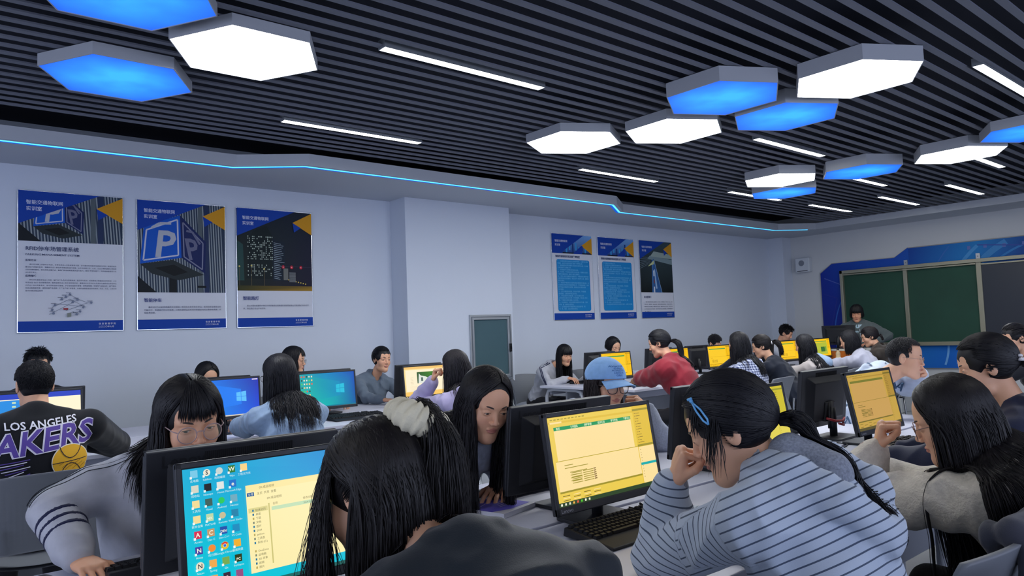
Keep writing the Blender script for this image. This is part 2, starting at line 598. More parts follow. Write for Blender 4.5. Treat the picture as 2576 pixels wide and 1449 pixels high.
def poster(i, x0, label):
    w = PW if i < 3 else .797
    t = thing('wall_poster', label, 'poster', (x0, YW - .001, 1.512), 0, 'posters on the long wall')
    MB().box((0, -.014, 0), (w, 0, PH)).build('backing', m_chrome, t, bevel=.002)
    D = Decal(.00025)
    H = PH - .012; w -= .012
    D.rect(0, 0, w, H, WH)
    D.rect(0, 0, w, .085 * PH / 1.2 + .005, BL)
    hl = {0: .845, 1: .34, 2: .365, 3: .93, 4: .93, 5: .45}[i]
    # photo zone from y1 to the top
    y1 = {0: .762, 1: .338, 2: .362, 3: .918, 4: .918, 5: .39}[i]
    if i in (0, 1):
        parking(D, w, y1, H, i)
        if i == 0: cube(D, None, .105, y1 + .125, .36)
        else:
            D.rect(.27, y1, .335, y1 + .25, (22, 26, 32))
            cube(D, None, .02, y1 + .26, .56)
            D.rect(.52, y1 + .045, .60, y1 + .065, (20, 24, 30))
    elif i == 2:
        D.rect(0, y1, w, H, (22, 32, 44), cols=[(30, 40, 34), (30, 26, 50), (24, 34, 52), (24, 34, 40)])
        D.rect(0, y1, w, y1 + .05, (120, 96, 40), cols=[(60, 60, 30), (170, 130, 40), (120, 96, 40), (50, 56, 30)])
        D.poly([(.09, y1 + .12), (.36, y1 + .12), (.36, y1 + .56), (.3, y1 + .66), (.16, y1 + .60), (.12, y1 + .5)], (18, 30, 34))
        D.poly([(.36, y1 + .1), (.5, y1 + .1), (.49, y1 + .5), (.36, y1 + .53)], (24, 36, 50))
        D.poly([(0, y1 + .1), (.07, y1 + .1), (.06, y1 + .46), (0, y1 + .5)], (40, 72, 70))
        rr = random.Random(3)
        D.up()
        for r in range(22):
            for cc in range(17):
                if rr.random() < .45 and not (5 < r < 8):
                    x = .105 + cc * .0155; yy = y1 + .15 + r * .0205
                    if yy < y1 + .56: D.rect(x, yy, x + .009, yy + .011, (176, 190, 176), None, False)
        for r in range(20):
            x = .375; yy = y1 + .13 + r * .019
            D.line([(x, yy), (x + .05 + rr.random() * .06, yy - .012)], .005, (150, 166, 176), False)
        for cx in (.47, .56, .66): D.disc(cx, y1 + .245, .016, (196, 30, 50), ry=.018); D.disc(cx, y1 + .245, .006, (255, 180, 190))
        D.line([(.42, y1 + .25), (w, y1 + .25)], .003, (60, 60, 80))
        for k in range(9): D.disc(.5 + k * .026, y1 + .12 - k * .006, .006, (230, 200, 90))
        for (cx, cy) in ((.02, .24), (.14, .25), (.27, .22)):
            D.disc(cx, y1 + cy, .008, (220, 210, 120)); D.line([(cx, y1 + .05), (cx, y1 + cy)], .003, (120, 110, 80))
        D.rect(.47, y1 + .11, .52, y1 + .23, (110, 112, 108)); D.rect(.53, y1 + .09, .60, y1 + .19, (120, 124, 128))
        for k in range(7): D.rect(.53, y1 + .10 + k * .013, .60, y1 + .104 + k * .013, (40, 44, 54), None, False)
    elif i in (3, 4):
        D.rect(0, y1, w, H, (20, 74, 170), cols=[(16, 58, 150), (20, 50, 110), (120, 170, 225), (70, 140, 210)])
        rr = random.Random(i)
        for k in range(9):
            x = .2 + k * .062; hh = .05 + rr.random() * .09
            D.rect(x, y1 + (.0 if k % 2 else .05), x + .03, y1 + .05 + hh, (56, 150, 214) if k % 3 else (26, 60, 120))
        D.rect(.2, y1, w, y1 + .018, (26, 34, 50))
    else:
        D.rect(0, y1, w, H, (18, 30, 34), cols=[(14, 20, 22), (12, 18, 20), (60, 78, 84), (50, 66, 74)])
        for k in range(7): D.poly([(.0, y1 + .36 + k * .03), (.25, y1 + .45 + k * .014), (.25, y1 + .455 + k * .014), (.0, y1 + .37 + k * .03)], (96, 112, 120))
        D.poly([(.18, y1 + .52), (w, y1 + .44), (w, y1 + .52), (.24, y1 + .57)], (120, 140, 146))
        D.poly([(.25, y1 + .56), (w, y1 + .53), (w, y1 + .6), (.34, y1 + .64)], (150, 166, 160))
        D.poly([(.26, y1), (.5, y1), (.335, y1 + .52), (.28, y1 + .5)], (44, 92, 150))
        D.line([(.5, y1), (.34, y1 + .5)], .006, (170, 200, 230)); D.line([(.28, y1), (.30, y1 + .5)], .005, (120, 170, 220))
        D.poly([(.35, y1 + .06), (.39, y1 + .06), (.35, y1 + .36), (.33, y1 + .36)], (150, 180, 214))
        D.rect(.305, y1, .33, y1 + .09, (220, 224, 230)); D.rect(.31, y1 + .14, .33, y1 + .2, (150, 70, 60)); D.rect(.305, y1 + .25, .33, y1 + .34, (200, 214, 230))
        D.poly([(.18, y1 + .40), (.33, y1 + .44), (.33, y1 + .5)], (196, 206, 150))
    # corner artwork common to all
    lo = {0: .905, 1: .905, 2: .905, 3: .918, 4: .918, 5: .90}[i]
    if i in (3, 4):
        D.poly([(0, lo), (.15, lo), (.62, H), (0, H)], BL)
        D.poly([(w, lo + .0), (.57, lo + .12), (w, H - .03)], OR)
        D.poly([(.40, lo), (.58, lo), (.60, lo + .115), (.57, lo + .12)], (18, 60, 160))
    else:
        D.poly([(0, lo), (.60, H), (0, H)], BL)
        D.poly([(w, H - .005), (.575, H - .115), (w, H - .235)], OR)
        D.poly([(.575, H - .115), (.59, H - .215), (.665, H - .165)], BL)
    tx = (206, 212, 232)
    k = {3: .9, 4: .9, 5: .9}.get(i, 1)
    D.text('智能交通物联网', .053, H - .108, .0385 * k, tx, bold=.012)
    D.text('实训室', .053, H - .163, .0385 * k, tx, bold=.012)
    D.text('信 息 管 理 学 院', w - .06, .054, .018, tx, 'r', bold=.015)
    D.text('二〇二〇年七月', w - .075, .028, .0175, tx, 'r', bold=.015)
    c1 = (62, 74, 112)
    if i == 0:
        D.text('RFID停车场管理系统', .05, .685, .043, c1, bold=.01)
        D.text('PARKING MANAGEMENT SYSTEM', .05, .642, .0225, c1, sx=1.17, bold=.005)
        D.text('实现方法：', .05, .593, .019, c1, bold=.02)
        para(D, ['　　通过在车辆上安装RFID标签，在停车场出入口处安装读卡器，读卡器对车内蓝牙车辆进行识别，管理系统采',
                 '集在较大范围内有效、准确地对出入单位的车辆信息进行采集，让多种装置工作。比较，后台计算机连接上传信息',
                 '识别车辆的属性，驱动闸机正确开启，确保门禁系统具有更快运行能力，做到“不停车通行”，并将相关数据显示在',
                 'LED显示屏上。'], .05, .560, .0138, .0225, c1, width=.68)
        D.text('应用领域', .05, .462, .019, c1, bold=.02)
        para(D, ['　　停车场车辆及停车出入控制；煤矿井下人员定位管理系统；医院呼叫系统；机场等电子票据自动识别系统；公交',
                 '车进出站“指识”自动管理系统；医院通常位出入和中安短信系统；重要会议与活动的人员身份与通系统出席会单位',
                 '人员出入自动考勤系统；城市货物追踪与管理；沪宁自动追踪与管理；动物园管理；仓库电力设备巡检；煤气管线、',
                 '疫苗设备智能检管；高附加值产品追踪；工厂生产线工序管理；仓储托盘等容器追踪和管理；药品、水品、公路和铁',
                 '路中的集装箱运输等'], .05, .430, .0138, .0228, c1, width=.68)
        g = (110, 120, 140)
        cx, cy = .37, .215
        for (a, b) in (((-.13, -.01), (.0, .06)), ((-.15, -.07), (.03, .035)), ((.0, .06), (.12, -.01)), ((-.10, .02), (.07, .0)), ((-.03, -.04), (.14, .03)), ((.0, .1), (.06, .06)), ((.06, .06), (.13, .03)), ((.02, -.05), (.07, -.07)), ((.03, -.045), (-.0, -.06))):
            D.line([(cx + a[0], cy + a[1]), (cx + b[0], cy + b[1])], .003, g)
        for (a, b) in ((-.03, .08), (.0, .1), (-.06, .06), (-.11, .01), (-.13, -.03), (-.12, -.06), (.16, .03), (.1, -.01), (.075, -.045), (.05, -.07), (.055, .055), (.02, .035)):
            D.poly([(cx + a - .011, cy + b - .008), (cx + a + .006, cy + b - .012), (cx + a + .012, cy + b + .004), (cx + a - .004, cy + b + .011)], (116, 126, 150))
            D.rect(cx + a - .03, cy + b + .012, cx + a + .01, cy + b + .0155, (70, 78, 100))
        D.poly([(cx - .05, cy - .018), (cx - .012, cy - .018), (cx - .015, cy - .032), (cx - .047, cy - .032)], (150, 40, 50))
        D.poly([(cx - .02, cy - .06), (cx + .01, cy - .055), (cx + .01, cy - .09), (cx - .02, cy - .095)], (130, 136, 130))
    elif i == 1:
        D.text('智能停车', .05, .252, .038, (52, 66, 130), bold=.012)
        para(D, ['　　通过对红外对射传感器的实时感知，检测车位是否有车停泊；检测到有车辆停泊时',
                 '开始计时，车辆离开时计时结束，计算车辆停泊总时间并根据总时间计算停车费用，实',
                 '现收费功能。'], .05, .195, .0185, .026, c1, width=.685)
    elif i == 2:
        D.text('智能路灯', .05, .272, .040, (52, 66, 130), bold=.012)
        para(D, ['　　通过光照传感器和人体红外传感器感应到数据实现智慧道路位况路面路灯的自动开', '关，物品路灯可以手动控制。'], .05, .205, .0185, .028, c1, width=.685)
    elif i in (3, 4):
        D.text('智能交通物联网实训室管理制度' if i == 3 else '智能交通物联网实训室安全管理制度', .055, .862, .034, TX, bold=.02)
        D.poly(rounded(.645, .715, .03, 4, .395, .475), (24, 132, 200))
        L = ['一、实训室是教学科研和实训的教学场所，主要为实训教', '学服务，未经实训室负责部门批准一律不得占用。', '二、相关教师人员和管理人员应按实训教学大纲、实训教',
             '学计划做好实训准备工作。', '三、实训室由专人管理负责并做好记录。', '四、实训前，学生应认真预习实训内容、明确实训目的、', '了解实训基本原理、基本方法和注意事项。',
             '五、学生上机实训期间应认真进行，不得从事与教学内容', '与教学无关无关的操作。学生人手一机对号入座，谢绝高', '校内外参观。', '六、学生需严格按照实训操作规程正确使用仪器设备，如',
             '仪器发生故障应及时报告管理人员，不得擅自处理。造成', '损坏的由当事者照价赔偿等，管理者应及时报告处理', '实行赔偿。', '七、在实训期间保持安静，不得大声喧哗、不得随意',
             '走动换座，注意保持环境卫生安全。', '八、学生应爱护实训室设备，进入实训室人员须', '必须保持实训室卫生习惯，不得带食物、饮料进入实训', '室，不得在实训室内吸烟、乱丢杂物。',
             '九、实训结束后，学生应按要求清理和关闭设备、仪器', '好凳、窗，确保实训室清洁。', '十、实训管理人员不得随意带实训室设备外借（需', '书）等。违者，以实训室规定处理。']
        if i == 4: L = L[3:] + L[:1]
        para(D, L, .085, .80, .0232, .0300, (120, 196, 236), width=.60)
    else:
        D.text('实训室简介', .05, .305, .036, TX, bold=.012)
        para(D, ['　　智能交通物联网实训室占地面积约九十平方米，共有教师机、学生机五十余台、配备', '完善的沙盘、道路模型、道闸系统控制、道路实训设备和技能实验。实现学生开展专业',
                 '物联网综合开发实训课程、物联网开发实训课程、道路标识系统设计课程、并可进行科研', '及大学生创新创业项目实践基地。满足学生的校内专业实训教学要求，并承担物联网相关', '课程、竞赛等工作。'],
             .05, .235, .0185, .036, c1, width=.69)
    D.build('print', m_print, t, frame((.006, -.0145, .006), (1, 0, 0), (0, 0, 1)))
    return t
poster(0, .798, 'leftmost wall poster about a parking management system, with white text area and small diagram')
poster(1, 1.702, 'wall poster with a large blue parking cube sign above a short text')
poster(2, 2.600, 'wall poster with night city towers and red lights, rightmost of the three near ones')
poster(3, 6.880, 'wall poster with a pale blue rules panel, left one of the three far posters')
poster(4, 7.795, 'wall poster with a pale blue rules panel, between the other two far posters')
poster(5, 8.715, 'wall poster with a night motorway photo, rightmost of all posters')

# ================================================================ front wall
def fx(y, z, x=XF): return (x, y, z)
pan = [(6.41, .55), (6.41, 2.22), (6.19, 2.378), (5.125, 2.376), (4.912, 2.514), (-3.6, 2.514), (-3.6, .55)]
t = thing('blue_wall_panel', 'large blue printed panel with cut corners and light arcs on the front wall', 'wall panel', (XF - .001, 0, 0))
Mf = Matrix(((0, 0, -1, 0), (-1, 0, 0, 0), (0, 1, 0, 0), (0, 0, 0, 1)))       # local x -> -Y, local y -> Z, local z -> -X
Mf = frame((0, 0, 0), (0, -1, 0), (0, 0, 1))
pl = [(-a, b) for a, b in pan][::-1]
MB().prism(pl, .002, .03, 0, Mf).build('board', [mat('panel_edge', srgb(150, 150, 150), .5)], t)
D = Decal(.0004)
#D.poly(pl, (26, 46, 140), cols=[(22, 70, 180), (60, 40, 120), (30, 90, 190), (34, 100, 190), (24, 42, 130), (20, 40, 130), (20, 32, 110)][:len(pl)] if len(pl) == 7 else None)
D.z = 0
def glow(cx, cy, r, col, base, n=28, clipy=None):
    # soft disc made of a colour fan
    nn = len(D.v); D.up()
    D.v.append((cx, cy, D.z)); D.c.append(srgb(*col))
    for i in range(n + 1):
        a = 2 * PI * i / n
        D.v.append((cx + r[0] * math.cos(a), cy + r[1] * math.sin(a), D.z)); D.c.append(srgb(*base))
    for i in range(n): D.f.append((nn, nn + 1 + i, nn + 2 + i))
D2 = Decal(.0004)
def rect4(x0, y0, x1, y1, c):
    D.poly([(x0, y0), (x1, y0), (x1, y1), (x0, y1)], (0, 0, 0), cols=c)
A, B_, Cc, Dd = (22, 36, 120), (24, 60, 160), (30, 110, 190), (56, 42, 120)
D.poly([(-6.40, .56), (-5.6, .56), (-5.6, 2.368), (-6.185, 2.368), (-6.40, 2.212)], (0, 0, 0), cols=[(30, 36, 120), (26, 50, 150), (30, 78, 180), (30, 66, 170), (28, 52, 156)])
D.poly([(-5.6, .56), (-4.9, .56), (-4.9, 2.505), (-4.915, 2.505), (-5.128, 2.366), (-5.6, 2.366)], (0, 0, 0), cols=[(26, 50, 150), (30, 110, 200), (32, 84, 180), (32, 84, 180), (30, 78, 180), (30, 78, 180)])
rect4(-4.9, .56, -3.9, 2.50, [(30, 110, 200), (24, 90, 200), (40, 130, 200), (28, 70, 160)])
rect4(-3.9, .56, -3.0, 2.50, [(24, 90, 200), (30, 80, 180), (44, 50, 130), (40, 130, 200)])
rect4(-3.0, .56, 3.5, 2.50, [(30, 80, 180), (24, 40, 120), (24, 40, 120), (54, 44, 120)])
def arc(cx, cy, r, a0, a1, wd, col, n=18):
    pts = [(cx + r * math.cos(math.radians(a0 + (a1 - a0) * i / n)), cy + r * math.sin(math.radians(a0 + (a1 - a0) * i / n))) for i in range(n + 1)]
    pts = [p for p in pts if .57 < p[1] < (2.2 if p[0] < -6.2 else 2.36 if p[0] < -5.1 else 2.49) and p[0] > -6.39]
    if len(pts) > 1: D.line(pts, wd, col)
for r, wd, cc in ((1.0, .03, (60, 120, 200)), (1.12, .012, (80, 130, 210)), (1.3, .02, (50, 100, 190))):
    arc(-4.9, 1.1, r, 130, 215, wd, cc)
for r, wd, cc in ((1.35, .09, (70, 140, 205)), (1.55, .05, (76, 150, 214)), (1.85, .016, (64, 110, 190)), (1.2, .03, (60, 130, 200))):
    arc(-2.9, 1.25, r, 100, 178, wd, cc)
for r, wd, cc in ((.9, .03, (110, 170, 230)), (1.05, .014, (90, 150, 220)), (1.25, .02, (70, 130, 210))):
    arc(-5.3, .95, r, -40, 40, wd, cc)
D.line([(-6.33, 2.12), (-6.02, 1.98), (-5.9, 1.9)], .012, (90, 110, 190))
D.line([(-6.35, 1.84), (-6.12, 1.76), (-6.24, 1.3)], .012, (44, 56, 150))
for (yy, zz) in ((4.02, 2.41), (3.80, 2.415), (3.55, 2.40), (3.30, 2.40), (2.85, 2.40), (2.6, 2.40)):
    D.rect(-yy - .02, zz - .03, -yy + .025, zz + .025, (100, 120, 190))
D.line([(-3.9, 2.44), (-3.3, 2.37), (-2.4, 2.33)], .014, (70, 90, 170))
D.build('print', m_print, t, Mf @ Matrix.Translation((0, 0, .031)))

# chalkboard
t = thing('chalkboard', 'wide green chalkboard with pale aluminium frame and dark sliding board', 'chalkboard', (XF - .032, 0, 0))
m_frame = mat('board_frame', srgb(160, 158, 140), .35, .5)
m_green = mat('board_green', srgb(30, 72, 58), .75, noise=.12, nscale=2)
m_black = mat('board_dark', srgb(44, 50, 62), .3)
b0, b1, z0, z1 = 6.026, -.9, .915, 2.226
MB().box((-.012, 4.99, z0 + .05), (-.002, b0 - .04, z1 - .05)).build('chalk_panel', m_green, t)
MB().box((-.012, 3.92, z0 + .05), (-.002, 4.93, z1 - .05)).build('chalk_panel', m_green, t)
MB().box((-.03, -.85, z0 + .05), (-.018, 3.86, z1 - .075)).build('sliding_board', m_black, t)
fr = MB()
fr.box((-.075, b1, z1 - .055), (0, b0, z1)).box((-.075, b1, z0), (0, b0, z0 + .06)).box((-.075, b0 - .05, z0), (0, b0, z1)).box((-.075, b1, z0), (0, b1 + .05, z1))
fr.box((-.05, 4.93, z0), (0, 4.99, z1)).box((-.05, 3.86, z0), (0, 3.93, z1)).box((-.06, 3.93, z1 - .085), (0, b0 - .05, z1 - .062)).box((-.055, -.85, z1 - .1), (-.01, 3.86, z1 - .075))
fr.build('frame', m_frame, t, bevel=.004)
for yy in (4.945, 3.9):
    br = MB().box((-.02, yy - .028, z1 - .005), (0, yy + .028, z1 + .085)).cbox((-.022, yy, z1 + .04), (.006, .014, .014), 1)
    br.build('bracket', [m_alu, m_alud], t)

# wall loudspeaker
t = thing('wall_loudspeaker', 'small white wall loudspeaker with round grey grille left of the blue panel', 'loudspeaker', (XF, 6.69, 2.262))
MB().box((-.12, -.135, 0), (0, .135, .262)).build('housing', mat('speaker_white', srgb(206, 212, 220), .5), t, bevel=.02, seg=3)
MB().lathe([(.052, 0), (.052, .004), (.046, .007)], 28, frame((-.12, .01, .165), (0, -1, 0), (0, 0, 1))).build('grille', mat('speaker_grille', srgb(128, 134, 146), .7), t)
MB().box((-.124, -.10, .018), (-.118, .10, .028)).build('slot', mat('slot_dark', srgb(40, 44, 54), .7), t)
# ================================================================ desks
DZ = 0.75
m_top = mat('desk_laminate', srgb(206, 208, 224), 0.38, noise=0.02, nscale=5)
m_edge = mat('desk_edge', srgb(168, 172, 186), 0.5)
m_leg = mat('desk_steel', srgb(190, 194, 204), 0.45, 0.2)
m_panel = mat('desk_panel', srgb(150, 154, 164), 0.6)
def desk(label, x0, x1, y0, y1, group='long computer desks'):
    t = thing('computer_desk', label, 'desk', ((x0 + x1) / 2, (y0 + y1) / 2, 0), 0, group)
    L, Wd = x1 - x0, y1 - y0
    s = MB().box((-L / 2, -Wd / 2, DZ - .025), (L / 2, Wd / 2, DZ))
    s.build('tabletop', m_top, t, bevel=.003)
    sgn = 1 if y0 < y1 else -1
    inner = 1 if label.endswith('camera side') else -1
    n = max(1, round(L / 1.0))
    for i in range(n + 1):
        x = -L / 2 + .05 + (L - .1) * i / n
        g = MB()
        pts = [(x, -Wd / 2 + .06, 0), (x, -Wd / 2 + .06, DZ - .12), (x, -Wd / 2 + .09, DZ - .06), (x, -Wd / 2 + .16, DZ - .04), (x, Wd / 2 - .16, DZ - .04), (x, Wd / 2 - .09, DZ - .06), (x, Wd / 2 - .06, DZ - .12), (x, Wd / 2 - .06, 0)]
        g.tube(pts, .02, 8)
        g.build('leg_frame', m_leg, t, smooth=True)
    MB().box((-L / 2 + .08, -.012, .32), (L / 2 - .08, .012, DZ - .055)).build('modesty_panel', m_panel, t)
    MB().box((-L / 2 + .06, -Wd / 2 + .10, DZ - .10), (L / 2 - .06, -Wd / 2 + .125, DZ - .027)).box((-L / 2 + .06, Wd / 2 - .125, DZ - .10), (L / 2 - .06, Wd / 2 - .10, DZ - .027)).build('rail', m_edge, t)
    return t
desk('white desk nearest the camera, under the monitors that face it', -.75, 4.95, 1.07, 1.733)
desk('white desk of the front island on the side of the students who face the camera', -.75, 4.95, 1.757, 2.42)
desk('white desk by the left wall posters, near side', -.95, 4.05, 4.85, 5.545)
desk('white desk by the left wall posters, wall side', -.95, 4.05, 5.557, 6.25)
desk('white desk of the far island on its near side', 5.67, 11.08, 4.85, 5.545)
desk('white desk of the far island on its wall side', 5.67, 11.08, 5.557, 6.25)

# ================================================================ chairs
m_chair = mat('chair_plastic', srgb(118, 122, 130), 0.5, spec=.3)
m_cleg = mat('chair_steel', srgb(150, 154, 160), 0.3, 0.8)
def chair_back(light=False):
    b = MB()
    hw, z0, z1 = .235, .50, .835
    nu, nv = 24, 14
    def sh(u, v, off):
        x = (u - .5) * 2
        w = hw * (1 - .10 * (1 - v))
        z = z0 + (z1 - z0) * v + .012 * (1 - x * x)
        y = -.20 - .03 * v + .05 * x * x - .06 * v * v
        # rounded corners
        if v > .9: w *= 1 - .06 * ((v - .9) / .1) ** 2
        r = .0016 * (math.sin((u * 22 + v * 16) * PI) * math.sin((u * 22 - v * 16) * PI)) if .1 < u < .9 and .12 < v < .85 else 0
        return (x * w, y + off + (r if off < 0 else 0), z)
    nu, nv = 60, 44
    n0 = len(b.v)
    b.grid(lambda u, v: sh(u, v, -.008), nu, nv)
    n1 = len(b.v)
    b.grid(lambda u, v: sh(u, v, .008), nu, nv)
    for i in range(n1 // 1 and nv * nu): pass
    f = b.f; k = nu * nv
    for q in range(k, 2 * k): f[q] = f[q][::-1]
    W1 = nu + 1
    for j in range(nv):
        for c0 in (0, nu):
            a, c = j * W1 + c0, (j + 1) * W1 + c0
            b.add([], []); f.append((a, c, n1 + c, n1 + a)); b.m.append(0)
    for i in range(nu):
        for r0 in (0, nv):
            a = r0 * W1 + i
            f.append((a, a + 1, n1 + a + 1, n1 + a)); b.m.append(0)
    return b
def make_chair():
    t = empty('student_chair')
    chair_back().build('backrest', m_chair, t, smooth=True)
    s = MB()
    s.grid(lambda u, v: ((u - .5) * .44, -.20 + v * .42, .45 + .03 * (abs(u - .5) * 2) ** 2 + (.0 if v < .85 else -.35 * (v - .85) ** 2 * 4)), 12, 12)
    s.grid(lambda u, v: ((u - .5) * .44, .22 - v * .42, .435 + .03 * (abs(u - .5) * 2) ** 2 + (.0 if v > .15 else -.35 * (.15 - v) ** 2 * 4)), 12, 12)
    s.build('seat', m_chair, t, smooth=True)
    for sx in (-1, 1):
        MB().tube([(sx * .19, -.17, .44), (sx * .205, -.20, .0)], .011, 8).build('leg', m_cleg, t, smooth=True)
        MB().tube([(sx * .19, .16, .44), (sx * .205, .20, .0)], .011, 8).build('leg', m_cleg, t, smooth=True)
        MB().tube([(sx * .19, .14, .435), (sx * .19, -.18, .43), (sx * .195, -.225, .50), (sx * .195, -.235, .62)], .011, 8).build('back_support', m_cleg, t, smooth=True)
    return t
CH0 = make_chair(); CH_used = [False]
def chair(x, y, face_deg, label):
    t = CH0 if not CH_used[0] else copy_tree(CH0)
    CH_used[0] = True
    t.location = (x, y, 0); t.rotation_euler = (0, 0, math.radians(face_deg - 90))
    return tag(t, label, 'chair', 'grey student chairs')

# ================================================================ monitors
m_case = mat('monitor_casing', srgb(34, 36, 42), 0.42, bump=.08, bscale=500)
m_caseb = mat('monitor_back', srgb(26, 28, 34), 0.55, bump=.1, bscale=500)
m_vent = mat('monitor_vent', srgb(10, 11, 14), 0.9)
m_logo = mat('monitor_logo', (1, 1, 1), 0.4, attr=True)
m_screen = mat('screen_glow', (0, 0, 0), 0.35, attr=True, emit=1.0)
MW, MH, SW, SH = .500, .305, .472, .266
YEL, YEL2, OLV, PALE = (236, 200, 70), (216, 182, 50), (150, 138, 30), (252, 222, 150)
BLK = (60, 56, 30)
def scr_ide(D, w, h, tint=0, seed=1):
    """yellow web-design editor window"""
    P = [((236, 204, 76), (226, 190, 52), (158, 144, 34), (252, 224, 156)),
         ((224, 206, 62), (206, 190, 44), (150, 150, 40), (226, 210, 84)),
         ((196, 160, 66), (176, 140, 52), (116, 104, 30), (200, 158, 84)),
         ((250, 196, 20), (246, 190, 14), (170, 130, 10), (252, 204, 40))][tint]
    a, b, o, p = P
    r = random.Random(seed)
    D.rect(0, 0, w, h, a)
    D.rect(0, h * .955, w, h, a); 
    for k in range(10): D.rect(.012 + k * .0155, h * .965, .022 + k * .0155, h * .976, o, None, k == 0)
    D.rect(0, h * .925, w, h * .948, b); D.rect(.01, h * .925, .06, h * .945, p)
    D.rect(0, 0, w, h * .047, (40, 66, 30) if tint < 2 else (88, 78, 30))
    if tint < 2:
        for k, c in enumerate(((240, 240, 220), (230, 230, 210), (220, 220, 200), (250, 180, 70), (230, 90, 60), (80, 200, 40), (250, 250, 220), (240, 240, 200))):
            D.rect(.008 + k * .017, h * .012, .015 + k * .017, h * .036, c, None, k == 0)
    D.rect(.022, h * .50, w * .80, h * .885, p); D.rect(.012, h * .16, w * .83, h * .495, p)
    D.rect(.022, h * .845, w * .80, h * .885, (20, 150, 84) if tint != 2 else (120, 120, 40))
    if tint == 0:
        for k, s in enumerate(('首页', '教学团队', '课程资源', '实训项目', '学习交流', '下载中心')):
            D.text(s, .032 + k * .062, h * .853, .0085, (220, 240, 200), up=(k == 0), bold=.02)
    D.rect(.012, h * .498, w * .83, h * .503, o)
    D.rect(.012, h * .145, w * .83, h * .165, o)
    for k in range(6):
        y = h * (.44 - .032 * k - (0.02 if k > 1 else 0))
        D.rect(.045 + (.0 if k < 2 else .02), y, .07 + r.random() * .09, y + h * .008, o, None, k == 0)
    for k in range(6):
        y = h * (.345 - .023 * k)
        D.rect(.07, y, .115, y + .0022, o, None, k == 0); D.rect(.12, y, .165, y + .0022, o, None, False); D.rect(.167, y, .178, y + .003, (110, 80, 20), None, False)
    D.rect(w * .83, h * .05, w, h, b); D.rect(w * .835, h * .05, w, h * .49, p if tint < 2 else a)
    D.rect(w * .83, h * .94, w, h * .965, o); D.rect(w * .83, h * .495, w, h * .52, o)
    for k in range(12): D.rect(w * .845, h * (.905 - k * .033), w * .857, h * (.911 - k * .033), (120, 100, 20), None, k == 0); D.rect(w * .862, h * (.905 - k * .033), w * (.88 + r.random() * .03), h * (.911 - k * .033), (120, 100, 20), None, False)
    for k in range(11): D.rect(w * .85, h * (.45 - k * .033), w * .856, h * (.457 - k * .033), (120, 100, 20), None, k == 0)
    if tint < 1: D.rect(w * .835, h * .265, w, h * .295, (10, 170, 170))
    for k in range(3):
        for j in range(4): D.rect(.02 + j * .045, h * (.06 + k * .025), .05 + j * .045, h * (.068 + k * .025), p if (j + k) % 2 else (120, 100, 20), None, j == 0)
def scr_windows(D, w, h, kind):
    if kind == 'blue':
        D.rect(0, 0, w, h, (0, 110, 240), cols=[(0, 150, 250), (10, 70, 220), (20, 30, 170), (0, 130, 245)])
        lg = (90, 190, 255)
    else:
        D.rect(0, 0, w * .5, h, (0, 170, 170), cols=[(0, 196, 166), (0, 176, 176), (0, 130, 190), (0, 160, 168)])
        D.rect(w * .5, 0, w, h, (0, 130, 180), cols=[(0, 176, 176), (0, 90, 160), (0, 70, 180), (0, 130, 190)])
        lg = (30, 190, 220)
    D.poly([(w * .1, h * .95), (w * .72, h * .72), (w * .72, h * .3), (w * .2, h * .2)], lg, cols=[(20, 150, 230) if kind == 'blue' else (10, 160, 180)] * 4)
    D.poly([(w * .1, h * .95), (w * .72, h * .72), (w * .72, h * .3), (w * .2, h * .2)], lg, cols=[(0, 120, 240), (14, 120, 240), (14, 120, 240), (0, 120, 240)] if kind == 'blue' else [(0, 165, 168), (0, 140, 190), (0, 140, 190), (0, 180, 172)])
    for (x, y) in ((0, 0), (1, 0), (0, 1), (1, 1)):
        xa, xb = w * (.645 + x * .075), w * (.713 + x * .085)
        k0, k1 = (.0, .012) if x == 0 else (.012, .028)
        ya, yb = h * (.40 + y * .12), h * (.51 + y * .12)
        s0 = (1 if y else -1)
        D.poly([(xa, ya - (k0 * h if not y else 0)), (xb, ya - (k1 * h if not y else 0)), (xb, yb + (k1 * h if y else 0)), (xa, yb + (k0 * h if y else 0))], lg, None, x + y == 0)
    D.rect(0, 0, w, h * .03, (220, 210, 190) if kind == 'blue' else (0, 120, 150))
    if kind == 'blue': D.rect(w * .9, h * .955, w * .99, h * .985, (240, 220, 230)); D.rect(.01, h * .93, .03, h * .96, (150, 200, 230))
    else:
        r = random.Random(5); D.up()
        for c in range(5):
            for q in range(8):
                if c == 4 and q > 2 or c == 0 and q > 6: continue
                D.rect(.010 + c * .021, h * (.90 - q * .108), .021 + c * .021, h * (.945 - q * .108), ((230, 225, 190), (240, 200, 120), (40, 60, 50), (220, 230, 220), (230, 90, 60), (90, 200, 90))[r.randrange(6)], None, False)
ICON = [[('', (120, 200, 230)), ('S', (236, 232, 210)), ('', (200, 214, 210)), ('W', (40, 120, 40)), ('', (248, 210, 130))],
        [('', (214, 214, 196)), ('', (20, 26, 30)), ('', (224, 230, 226)), ('e', (20, 110, 200))],
        [('', (244, 220, 150)), ('', (60, 96, 90)), ('', (40, 200, 90)), ('', (110, 170, 190))],
        [('', (244, 220, 150)), ('MX', (190, 216, 170)), ('', (200, 190, 150)), ('', (30, 130, 170))],
        [('A', (214, 40, 80)), ('C', (200, 150, 100)), ('DEV', (30, 80, 170)), ('', (20, 140, 190))],
        [('N', (70, 60, 160)), ('', (244, 140, 50)), ('', (230, 90, 60)), ('', (240, 176, 40))],
        [('N', (230, 226, 200)), ('', (240, 170, 80)), ('', (120, 170, 80)), ('PC', (40, 60, 20))],
        [('', (244, 190, 40)), ('', (244, 170, 80)), ('IJ', (60, 40, 60)), ('', (150, 80, 130))]]
